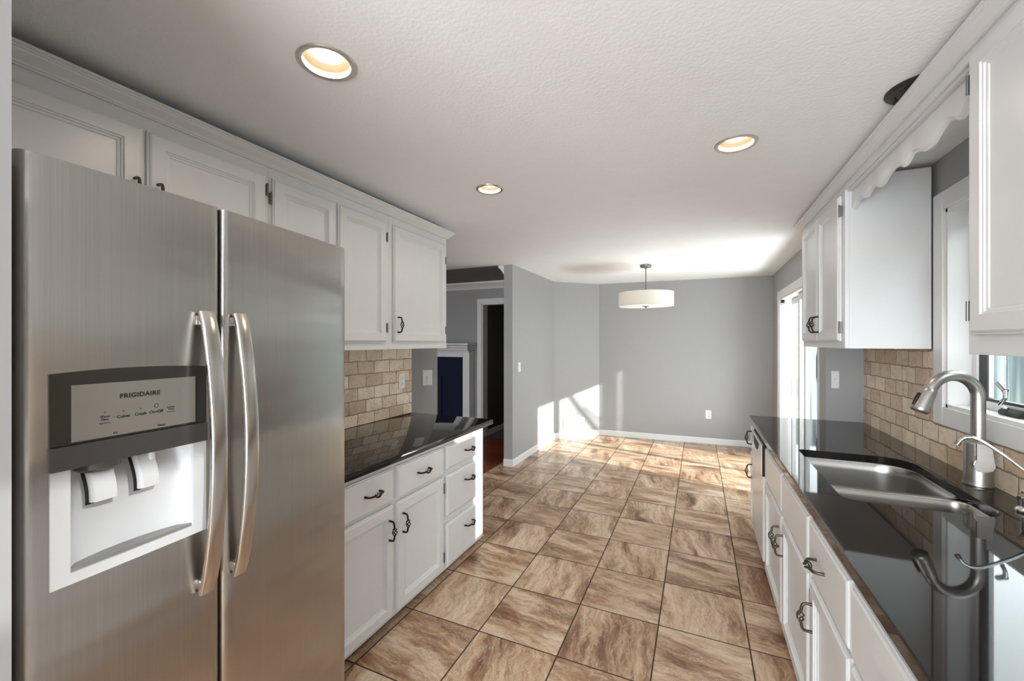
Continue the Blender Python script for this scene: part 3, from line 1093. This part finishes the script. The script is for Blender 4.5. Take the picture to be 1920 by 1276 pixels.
# ------------------------------------------------------------------ main faucet
FX, FY = 1.058, 2.365
fa = thing('faucet', 'brushed nickel gooseneck pull-down faucet behind the sink', 'faucet', (FX, FY, CT1))
m = MB()
m.lathe([(0.0, 0.0005), (0.0455, 0.0005), (0.0465, 0.006), (0.044, 0.012), (0.043, 0.016), (0.042, 0.17), (0.038, 0.182), (0.0245, 0.190)], (FX, FY, CT1), (0, 0, 1), 40)
m.build('faucet_body', 'faucet_nickel', fa, smooth=True, angle=50)
m = MB()
sd = Vector((-0.97, -0.24, 0)).normalized()
up = Vector((0, 0, 1))
base = Vector((FX, FY, CT1))
ra = 0.088
pts = [base + up * h for h in (0.18, 0.26, 0.34)]
zc_ = 0.365
for i in range(0, 15):
    a = PI * i / 14 * 0.90
    pts.append(base + up * (zc_ + ra * math.sin(a)) + sd * (ra - ra * math.cos(a)))
m.tube(pts, 0.0225, 20)
m.build('gooseneck', 'faucet_nickel', fa, smooth=True, angle=50)
e1 = pts[-1]
dr_ = (pts[-1] - pts[-2]).normalized()
m = MB()
m.lathe([(0.0, -0.002), (0.0225, -0.002), (0.0255, 0.004), (0.0265, 0.012), (0.0275, 0.030), (0.0305, 0.085), (0.031, 0.098), (0.028, 0.101), (0.0, 0.100)], e1, dr_, 32)
sh = m.build('spray_head', 'faucet_nickel', fa, smooth=True, angle=50)
m = MB()
side_v = (sd - dr_ * sd.dot(dr_)).normalized()
pc = e1 + dr_ * 0.055 + side_v * 0.030
m.tube([pc - dr_ * 0.028, pc - dr_ * 0.01, pc + dr_ * 0.01, pc + dr_ * 0.028], [0.005, 0.007, 0.007, 0.005], 10)
m.build('spray_button', 'black_iron', sh, smooth=True)
m = MB()
hv = Vector((-0.25, -0.97, 0)).normalized()
hc = base + up * 0.102
m.lathe([(0.0, 0.030), (0.027, 0.030), (0.029, 0.045), (0.028, 0.062), (0.0255, 0.064), (0.0275, 0.067), (0.030, 0.085), (0.028, 0.094), (0.0, 0.096)], hc, hv, 30)
hb = m.build('handle_hub', 'faucet_nickel', fa, smooth=True, angle=50)
m = MB()
lat = hv.cross(up)
ctr = hc + hv * 0.083
out = []
for o_ in (0.0, 0.018):
    out.append([ctr + hv * o_ + lat * a + up * b for a, b in ((-.022, -.018), (-.030, .0), (-.026, .03), (-.020, .082), (.020, .086), (.020, .02), (.028, -.01), (.018, -.026))])
m.loops(out)
m.build('handle_lever', 'lever_nickel_dim', hb)

# filtered water tap
TX, TY = 1.048, 2.055
wt = thing('water_tap', 'slim chrome filtered water tap at the right of the main faucet', 'tap', (TX, TY, CT1))
m = MB()
m.lathe([(0.0, 0.0005), (0.033, 0.0005), (0.034, 0.006), (0.030, 0.014), (0.020, 0.020), (0.019, 0.045), (0.021, 0.05), (0.019, 0.075), (0.008, 0.085)], (TX, TY, CT1), (0, 0, 1), 32)
m.build('tap_base', 'chrome', wt, smooth=True)
m = MB()
tp = smooth_curve([(0.0, 0.075), (0.012, 0.115), (-0.03, 0.165), (-0.085, 0.213), (-0.118, 0.236), (-0.138, 0.240), (-0.155, 0.232), (-0.165, 0.218)], 4)
tv = Vector((-0.93, 0.36, 0)).normalized()
m.tube([Vector((TX, TY, CT1)) - tv * a + up * b for a, b in [(q[0], q[1]) for q in tp]], 0.0058, 12)
sp_ = m.build('tap_spout', 'chrome', wt, smooth=True, angle=60)
e2 = Vector((TX, TY, CT1)) - tv * tp[-1][0] + up * tp[-1][1]
m = MB()
m.lathe([(0, -.002), (0.0085, -.002), (0.009, 0.012), (0.0, 0.012)], e2, (tv * 0.5 - up * 0.85), 16)
m.build('tap_nozzle', 'nickel_dark', sp_, smooth=True)
m = MB()
m.tube([(TX - .015, TY - .02, CT1 + .06), (TX - .04, TY - .05, CT1 + .07), (TX - .06, TY - .07, CT1 + .068)], [0.009, 0.008, 0.006], 10)
m.build('tap_lever', 'chrome', wt, smooth=True)

# ------------------------------------------------------------------ refrigerator (local: x = out of the front, y = along the front, z up)
FR = thing('refrigerator', 'tall stainless steel side-by-side refrigerator with a dispenser in its left door', 'refrigerator', (-1.03, 0.297, 0), R(6.65))
FW, FH = 0.806, 1.836
GAP = 0.341
def arc_off(u):
    q = (u - FW / 2) / (FW / 2)
    return 0.014 * (1 - q * q) - 0.012
m = MB()
m.box(-0.70, -0.075, 0.10, FW - 0.006, 0.02, FH - 0.03, 0.004)
m.build('cabinet_body', 'gray_plate', FR, raw=True)
def fridge_door(u0, u1, z0, z1, hole=None):
    """curved front slab; hole=(a,b,c,d) leaves a dispenser opening"""
    mb = MB()
    us = [u0 + (u1 - u0) * i / 14 for i in range(15)]
    if hole:
        us = sorted(set(us + [hole[0], hole[1]]))
        us = [u for k, u in enumerate(us) if k == 0 or u - us[k - 1] > 1e-4]
    zs_ = [z0, z1] if not hole else [z0, hole[2], hole[3], z1]
    bm = mb.bm
    rr = 0.014
    def fx_(u):
        d = min(u - u0, u1 - u)
        e = 0.0
        if d < rr:
            e = -(rr - math.sqrt(max(0, rr * rr - (rr - d) ** 2)))
        return arc_off(u) + e
    extra = [u0 + rr * k for k in (0.08, 0.25, 0.55, 1.0)] + [u1 - rr * k for k in (0.08, 0.25, 0.55, 1.0)]
    us = sorted(us + extra)
    F = {}
    for i, u in enumerate(us):
        for j, z in enumerate(zs_):
            F[i, j] = bm.verts.new((fx_(u), u, z))
    B = {}
    for i, u in enumerate(us):
        for j in (0, len(zs_) - 1):
            B[i, j] = bm.verts.new((-0.07, u, zs_[j]))
    n, k = len(us) - 1, len(zs_) - 1
    for i in range(n):
        for j in range(k):
            if hole and j == 1 and us[i] >= hole[0] - 1e-5 and us[i + 1] <= hole[1] + 1e-5:
                continue
            bm.faces.new((F[i, j], F[i + 1, j], F[i + 1, j + 1], F[i, j + 1]))
        bm.faces.new((B[i, 0], B[i + 1, 0], F[i + 1, 0], F[i, 0]))
        bm.faces.new((B[i, k], B[i + 1, k], F[i + 1, k], F[i, k]))
        bm.faces.new((B[i, 0], B[i + 1, 0], B[i + 1, k], B[i, k]))
    for i in (0, n):
        bm.faces.new([B[i, 0], B[i, k]] + [F[i, j] for j in range(k, -1, -1)])
    return mb
HO = (0.036, 0.302, 1.068, 1.452)
fd = fridge_door(0.0, GAP - 0.0025, 0.06, FH, HO).build('freezer_door', 'stainless', FR, smooth=True, angle=35, raw=True)
rd = fridge_door(GAP + 0.0035, FW, 0.06, FH).build('fridge_door', 'stainless', FR, smooth=True, angle=35, raw=True)
m = MB()
m.box(-0.07, -0.012, GAP - 0.004, GAP + 0.005, 0.06, FH - 0.002)
m.build('door_gasket', 'black_gap', FR, raw=True)
m = MB()
m.box(-0.06, -0.02, 0.01, FW - 0.01, 0.0, 0.055, 0.003)
m.build('toe_grille', 'panel_dark', FR, raw=True)
# handles: long bowed bars
def fr_handle(u, par):
    mb = MB()
    z0, z1 = 0.925, 1.579
    pts = []
    for i in range(25):
        q = i / 24
        z = z0 + (z1 - z0) * q
        pts.append((arc_off(u) + 0.010 + 0.040 * math.sin(PI * q) ** 0.75, u, z))
    mb.tube(pts, 0.01, 16, flat=((0, 1, 0), 0.0185, 0.0075))
    for q in (0.03, 0.97):
        z = z0 + (z1 - z0) * q
        mb.box(arc_off(u) - 0.002, arc_off(u) + 0.012, u - 0.015, u + 0.015, z - 0.012, z + 0.012, 0.003)
    return mb.build('door_handle', 'stainless_handle', par, smooth=True, angle=50, raw=True)
fr_handle(GAP - 0.043, fd)
fr_handle(GAP + 0.040, rd)
# dispenser
a0, a1 = HO[0], HO[1]
def strip(z0, z1, o_, th, u0=a0, u1=a1, toparc=0.0, n=12):
    mb = MB()
    rings = []
    for i in range(n + 1):
        u = u0 + (u1 - u0) * i / n
        q = (u - (u0 + u1) / 2) / ((u1 - u0) / 2)
        zt = z1 - toparc * q * q
        x = arc_off(u) + o_
        rings.append([(x - th, u, z0), (x, u, z0), (x, u, zt), (x - th, u, zt)])
    mb.loops(rings)
    return mb
strip(1.322, 1.458, 0.004, 0.02, toparc=0.006).build('control_panel', 'panel_dark', fd, raw=True)
strip(1.278, 1.321, 0.008, 0.03).build('control_band', 'panel_band', fd, raw=True)
strip(1.326, 1.430, 0.0052, 0.004, 0.063, 0.276).build('control_screen', 'panel_screen', fd, raw=True)
# white surround with a deep nook
m = MB()
nu0, nu1, nz0, nz1 = 0.063, 0.273, 1.088, 1.279
xf = 0.003
for (b0, b1, c0, c1) in ((a0, nu0, 1.068, 1.278), (nu1, a1, 1.068, 1.278), (nu0, nu1, 1.068, nz0)):
    n = 6
    rings = []
    for i in range(n + 1):
        u = b0 + (b1 - b0) * i / n
        x = arc_off(u) + xf
        rings.append([(x - 0.03, u, c0), (x, u, c0), (x, u, c1), (x - 0.03, u, c1)])
    m.loops(rings)
m.build('dispenser_surround', 'dispenser_plastic', fd, raw=True)
m = MB()
rings = []
for j in range(9):
    q = j / 8
    z = nz0 + (nz1 - nz0) * q
    row = []
    for i in range(13):
        p_ = i / 12
        u = nu0 + (nu1 - nu0) * p_
        s_ = math.sin(PI * p_) ** 0.45
        dep = 0.058 * s_ * (0.55 + 0.45 * min(1, q * 1.6) ** 0.6)
        row.append((arc_off(u) - 0.004 - dep, u, z))
    rings.append(row)
m.loops(rings, False, False, closed=False)
m.build('dispenser_nook', 'dispenser_plastic', fd, smooth=True, angle=70, raw=True)
m = MB()
tray = []
for i in range(13):
    p_ = i / 12
    u = nu0 + (nu1 - nu0) * p_
    tray.append((u, 0.004 + 0.052 * math.sin(PI * p_) ** 0.45))
lo = [(arc_off(u) - 0.002, u) for u, d in tray] + [(arc_off(u) - d, u) for u, d in tray[::-1][1:-1]]
m.poly_prism(lo, nz0 - 0.002, nz0 + 0.006)
m.build('drip_tray', 'gray_plate', fd, raw=True)
def paddle(u0, u1, z0, z1, nm):
    mb = MB()
    n = 10
    rings = []
    for j in range(n + 1):
        q = j / n
        z = z1 + (z0 - z1) * q
        xo = -0.030 + 0.022 * math.sin(q * PI * 0.55)
        w = 0.004
        rings.append([(xo, u0 + w, z), (xo + 0.006, u0 + w + .004, z), (xo + 0.0065, u1 - w - .004, z), (xo, u1 - w, z), (xo - 0.006, u1 - w, z), (xo - 0.006, u0 + w, z)])
    mb.loops(rings)
    o = mb.build(nm, 'dispenser_plastic', fd, smooth=True, angle=50, raw=True)
    mb = MB()
    rings = []
    for j in range(n + 1):
        q = j / n
        z = z1 + (z0 - 0.004 - z1) * q
        xo = -0.030 + 0.022 * math.sin(q * PI * 0.55) - 0.0075
        rings.append([(xo, u0 - .001, z), (xo + 0.0015, u0 - .001, z), (xo + 0.0015, u1 - .002, z), (xo, u1 - .002, z)])
    mb.loops(rings)
    mb.build('paddle_backing', 'black_gap', fd, raw=True)
paddle(0.090, 0.140, 1.205, 1.274, 'ice_paddle')
paddle(0.168, 0.214, 1.205, 1.276, 'water_paddle')
m = MB()
m.lathe([(0.034, 0), (0.034, -0.012), (0.028, -0.018), (0.020, -0.018), (0.018, 0)], (-0.030, 0.115, 1.279), (0, 0, 1), 24)
m.build('ice_chute', 'panel_band', fd, smooth=True, raw=True)
m = MB()
m.box(-0.020, -0.011, 0.195, 0.205, 1.258, 1.279, 0.002)
m.build('water_nozzle', 'plate_plastic', fd, raw=True)
# printed words
def text(body, u, z, h, par, bold=0.0, space=1.0):
    cu = bpy.data.curves.new('lettering', 'FONT')
    cu.body = body
    cu.size = h
    cu.align_x = 'CENTER'
    cu.align_y = 'CENTER'
    cu.offset = bold
    cu.space_character = space
    cu.extrude = 0.0002
    tmp = bpy.data.objects.new('lettering', cu)
    C.objects.link(tmp)
    dg = bpy.context.evaluated_depsgraph_get()
    me = bpy.data.meshes.new_from_object(tmp.evaluated_get(dg))
    bpy.data.objects.remove(tmp)
    for v in me.vertices:
        x, y, zz = v.co
        uu = u + x
        v.co = (arc_off(uu) + 0.0056 + zz, uu, z + y)
    me.materials.clear()
    me.materials.append(MATS['print_ink'])
    o = bpy.data.objects.new('lettering', me)
    C.objects.link(o)
    o.parent = par
    return o
text('FRIGIDAIRE', 0.169, 1.4015, 0.0125, fd, 0.0004, 1.12)
text('Water', 0.111, 1.3655, 0.006, fd)
text('Filter', 0.111, 1.3600, 0.006, fd)
text('Reset Hold 3 sec', 0.111, 1.3530, 0.0026, fd)
text('Cubes', 0.140, 1.3615, 0.0085, fd, 0.0001)
text('Crush', 0.169, 1.3615, 0.0085, fd, 0.0001)
text('On\u2022Off', 0.197, 1.3615, 0.0085, fd, 0.0001)
text('Freezer', 0.225, 1.3675, 0.005, fd)
text('Temp', 0.225, 1.3630, 0.005, fd)
text('Press and hold', 0.225, 1.3575, 0.0026, fd)
text('Ice', 0.127, 1.3315, 0.006, fd)
text('Water', 0.207, 1.3315, 0.006, fd)
for (u, z) in ((0.111, 1.374), (0.140, 1.372), (0.169, 1.3725)):
    m = MB()
    m.lathe([(0.0, 0.0056), (0.0011, 0.0056), (0.0011, 0.006), (0.0, 0.006)], (arc_off(u), u, z), (1, 0, 0), 10)
    m.build('indicator_dot', 'print_ink', fd, raw=True)
m = MB()
ang = [2 * PI * i / 24 for i in range(25)]
m.tube([(arc_off(.197) + .0057, 0.197 + 0.0034 * math.cos(a), 1.3745 + 0.0042 * math.sin(a)) for a in ang], 0.00035, 5)
m.build('bulb_symbol', 'print_ink', fd, raw=True)

# ------------------------------------------------------------------ ceiling fixtures
def recessed(x, y, r, label, watts):
    o = thing('recessed_light', label, 'ceiling light', (x, y, CEIL), 0, 'recessed ceiling lights')
    m = MB()
    m.lathe([(r, 0), (r, -0.003), (r * 0.97, -0.006), (r * 0.86, -0.007), (r * 0.80, -0.004), (r * 0.785, 0.004)], (x, y, CEIL - 0.0005), (0, 0, 1), 56)
    m.build('trim_ring', 'nickel_trim', o, smooth=True)
    m = MB()
    m.lathe([(r * 0.785, 0.0), (r * 0.77, 0.012), (r * 0.70, 0.035), (r * 0.60, 0.055), (r * 0.57, 0.056)], (x, y, CEIL), (0, 0, 1), 48)
    m.build('baffle', 'lamp_baffle', o, smooth=True)
    m = MB()
    m.lathe([(r * 0.60, 0.054), (r * 0.60, 0.040), (r * 0.54, 0.028), (r * 0.35, 0.020), (0.0, 0.017)], (x, y, CEIL), (0, 0, 1), 40)
    m.build('lens', 'lamp_lens', o, smooth=True)
    l = bpy.data.lights.new('downlight', 'AREA')
    l.shape = 'DISK'
    l.size = r * 0.9
    l.energy = watts
    l.color = (1.0, 0.88, 0.72)
    lo_ = bpy.data.objects.new('downlight', l)
    C.objects.link(lo_)
    lo_.location = (0, 0, 0.014)
    lo_.parent = o
    return o
for (x, y, r), lb in zip(LIGHTS, ('large lit recessed ceiling light nearest the camera, above the refrigerator', 'lit recessed ceiling light above the end of the left counter', 'lit recessed ceiling light on the right, nearer the sink')):
    recessed(x, y, r, lb, 1.2)
o = thing('eyeball_light', 'dark bronze unlit ceiling light half hidden behind the right crown molding', 'ceiling light', (0.74, 1.99, CEIL))
m = MB()
m.lathe([(0.105, 0), (0.106, -0.006), (0.100, -0.012), (0.085, -0.015), (0.074, -0.011)], (0.745, 1.995, CEIL - 0.0005), (0, 0, 1), 48)
m.build('trim_ring', 'dark_bronze', o, smooth=True)
m = MB()
m.lathe([(0.074, -0.010), (0.068, -0.016), (0.052, -0.019), (0.046, -0.016), (0.040, -0.008), (0.0, -0.006)], (0.745, 1.995, CEIL), (0.0, 0, 1), 40)
m.build('lamp_cup', 'dark_bronze', o, smooth=True)

# drum pendant
PX, PY = -0.583, 5.247
o = thing('pendant_lamp', 'white drum pendant lamp hanging in the dining area', 'pendant lamp', (PX, PY, CEIL))
m = MB()
m.lathe([(0.0, 0), (0.064, 0), (0.066, -0.004), (0.066, -0.028), (0.062, -0.033), (0.016, -0.035), (0.013, -0.055), (0.0, -0.056)], (PX, PY, CEIL - 0.0005), (0, 0, 1), 36)
m.build('canopy', 'nickel_dark', o, smooth=True)
m = MB()
m.tube([(PX, PY, CEIL - 0.05), (PX, PY, 2.2), (PX, PY, 1.915)], 0.0065, 12)
m.build('stem', 'nickel_dark', o, smooth=True)
m = MB()
RS = 0.318
m.lathe([(RS, 2.100), (RS, 1.935), (RS - 0.004, 1.935), (RS - 0.004, 2.100), (RS, 2.100)], (PX, PY, 0), (0, 0, 1), 72)
m.build('drum_shade', 'shade_fabric', o, smooth=True)
m = MB()
m.lathe([(RS - 0.005, 1.945), (RS - 0.005, 1.941), (0.0, 1.941)], (PX, PY, 0), (0, 0, 1), 64)
m.build('diffuser', 'shade_fabric', o, smooth=True)
m = MB()
m.lathe([(0.0, 1.9405), (0.045, 1.9400), (0.046, 1.935), (0.014, 1.931), (0.010, 1.918), (0.0, 1.915)], (PX, PY, 0), (0, 0, 1), 28)
m.build('finial', 'nickel_dark', o, smooth=True)
l = bpy.data.lights.new('pendant_bulb', 'POINT')
l.energy = 1.6
l.color = (1.0, 0.93, 0.82)
l.shadow_soft_size = 0.05
lo_ = bpy.data.objects.new('pendant_bulb', l)
C.objects.link(lo_)
lo_.parent = o
lo_.location = (0.1, 0, 2.03 - CEIL)

# ------------------------------------------------------------------ wall plates and the vent
def plate(name, label, cat, c, nrm, w, h, kind):
    nrm = Vector(nrm).normalized()
    lat = up.cross(nrm)
    c = Vector(c)
    o = thing(name, label, cat, tuple(c))
    def bx(mb, a0_, a1_, b0, b1, d0, d1, ins=0.0):
        rr = []
        for d, i in ((d0, 0), (d1 - ins, 0), (d1, ins)):
            rr.append([c + lat * (a0_ + i) + up * (b0 + i) + nrm * d, c + lat * (a1_ - i) + up * (b0 + i) + nrm * d, c + lat * (a1_ - i) + up * (b1 - i) + nrm * d, c + lat * (a0_ + i) + up * (b1 - i) + nrm * d])
        mb.loops(rr)
    m = MB()
    bx(m, -w / 2, w / 2, -h / 2, h / 2, 0.0005, 0.006, 0.003)
    m.build('cover_plate', 'plate_plastic', o)
    if kind == 'outlet':
        m = MB()
        for s_ in (1, -1):
            bx(m, -w * .24, w * .24, s_ * h * .2 - h * .12, s_ * h * .2 + h * .12, 0.006, 0.0085, 0.001)
            for q in (-1, 1):
                m2 = MB()
                bx(m2, q * w * .10 - .0014, q * w * .10 + .0014, s_ * h * .2 - .002, s_ * h * .2 + .009, 0.0085, 0.0088)
                m2.build('outlet_slot', 'panel_dark', o)
            m2 = MB()
            bx(m2, -.0025, .0025, s_ * h * .2 - .011, s_ * h * .2 - .006, 0.0085, 0.0088)
            m2.build('outlet_slot', 'panel_dark', o)
            m.build('receptacle', 'plate_plastic', o)
            m = MB()
    else:
        m = MB()
        for q in ((0,) if kind == 'switch' else (-w * .22, w * .22)):
            bx(m, q - .006, q + .006, -.016, .016, 0.006, 0.0075)
            bx(m, q - .004, q + .004, 0.0, .010, 0.0075, 0.016, 0.002)
        m.build('toggle', 'plate_plastic', o)
    return o
plate('outlet', 'white duplex outlet set in the left stone backsplash', 'outlet', (-2.198, 2.702, 1.19), (1, 0, 0), 0.078, 0.122, 'outlet')
stc = STA + STD * 0.130
plate('light_switch', 'white switch plate on the short angled gray wall beside the left backsplash', 'switch', (stc.x, stc.y, 1.200), (STD.y, -STD.x, 0), 0.082, 0.132, 'switch')
plate('light_switch', 'white switch plate on the partition wall beside the dark doorway', 'switch', (-2.05, 4.778, 1.19), (1, 0, 0), 0.075, 0.118, 'switch')
plate('outlet', 'white outlet low on the far dining wall', 'outlet', (0.13, FA.y + (0.13 - FA.x) / (FB.x - FA.x) * (FB.y - FA.y), 0.43), (0.045, -1, 0), 0.078, 0.125, 'outlet')
plate('light_switch', 'white switch plate on the return wall above the right counter end', 'switch', (0.938, 3.85, 1.222), (0, -1, 0), 0.050, 0.132, 'switch')
# vent register on the angled wall
vd = (FA - AA).normalized()
vn = Vector((vd.y, -vd.x))
vc = AA + vd * 0.345
o = thing('vent_register', 'white louvered vent register low on the angled corner wall', 'vent', (vc.x, vc.y, 0.19))
def vbx(mb, a0_, a1_, b0, b1, d0, d1):
    pts = [vc + vd * a0_ + vn * d0, vc + vd * a1_ + vn * d0, vc + vd * a1_ + vn * d1, vc + vd * a0_ + vn * d1]
    mb.poly_prism([tuple(p_) for p_ in pts], b0, b1)
m = MB()
w2, z0, z1 = 0.185, 0.098, 0.300
vbx(m, -w2, w2, z0, z0 + .022, 0.0005, 0.010)
vbx(m, -w2, w2, z1 - .022, z1, 0.0005, 0.010)
vbx(m, -w2, -w2 + .022, z0 + .022, z1 - .022, 0.0005, 0.010)
vbx(m, w2 - .022, w2, z0 + .022, z1 - .022, 0.0005, 0.010)
vbx(m, -.010, .010, z0 + .022, z1 - .022, 0.0005, 0.010)
m.build('register_frame', 'plate_plastic', o)
m = MB()
for k in range(11):
    z = z0 + 0.030 + k * 0.0142
    for s_ in (-1, 1):
        vbx(m, s_ * 0.0875 - 0.0775, s_ * 0.0875 + 0.0775, z, z + 0.006, 0.0005, 0.008)
m.build('louvers', 'plate_plastic', o)

# ------------------------------------------------------------------ outdoors
struct('ground_outside', MB().box(1.3, 40, -30, 40, -0.25, -0.15), 'patio_concrete')
struct('ground_rear', MB().box(-30, 1.3, -30, -3.1, -0.25, -0.15), 'patio_concrete')
m = MB()  # unseen fence added to trim the sun patches, with a board left out
y = -3.0
while y < 4.29:
    if not (1.60 <= y + 0.07 <= 1.78):
        m.box(2.40, 2.43, y, min(y + 0.1395, 4.295), -0.15, 2.58)
    y += 0.14
m.box(2.43, 2.47, -3.0, 1.60, 0.3, 0.39)
m.box(2.43, 2.47, 1.80, 4.29, 0.3, 0.39)
tag(m.build('sun_blocking_fence', 'fence_wood'), 'unseen tall board fence added outside the sink window to block sun', 'fence')
m = MB()
x = 1.5
while x < 12:
    m.box(x, x + 0.24, 9.0, 9.04, -0.15, 2.2)
    x += 0.26
tag(m.build('garden_fence', 'exterior_siding'), 'pale blue gray board fence across the yard seen through the glass', 'fence')

# bare tree in the yard; its branches throw the broken shadow on the corner wall
o = thing('bare_tree', 'bare leafless tree standing in the yard beyond the sliding door', 'tree', (5.2, 5.35, -0.15))
m = MB()
m.tube([(5.2, 5.35, -0.16), (5.22, 5.38, 0.9), (5.15, 5.36, 1.8), (5.12, 5.33, 2.55)], [0.12, 0.10, 0.085, 0.07], 12)
m.build('trunk', 'bark', o, smooth=True)
m = MB()
m.tube([(5.12, 5.33, 2.5), (5.05, 4.95, 3.12), (5.0, 4.72, 3.5), (5.0, 4.48, 3.92), (4.95, 4.30, 4.5)], [0.06, 0.05, 0.045, 0.035, 0.02], 10)
m.tube([(5.12, 5.33, 2.5), (5.2, 5.7, 3.3), (5.3, 5.9, 4.3)], [0.06, 0.04, 0.02], 10)
m.tube([(5.03, 5.15, 3.02), (5.0, 4.85, 3.44), (5.0, 4.62, 3.36), (5.0, 4.40, 3.30)], [0.022, 0.018, 0.016, 0.010], 8)
m.build('branches', 'bark', o, smooth=True)
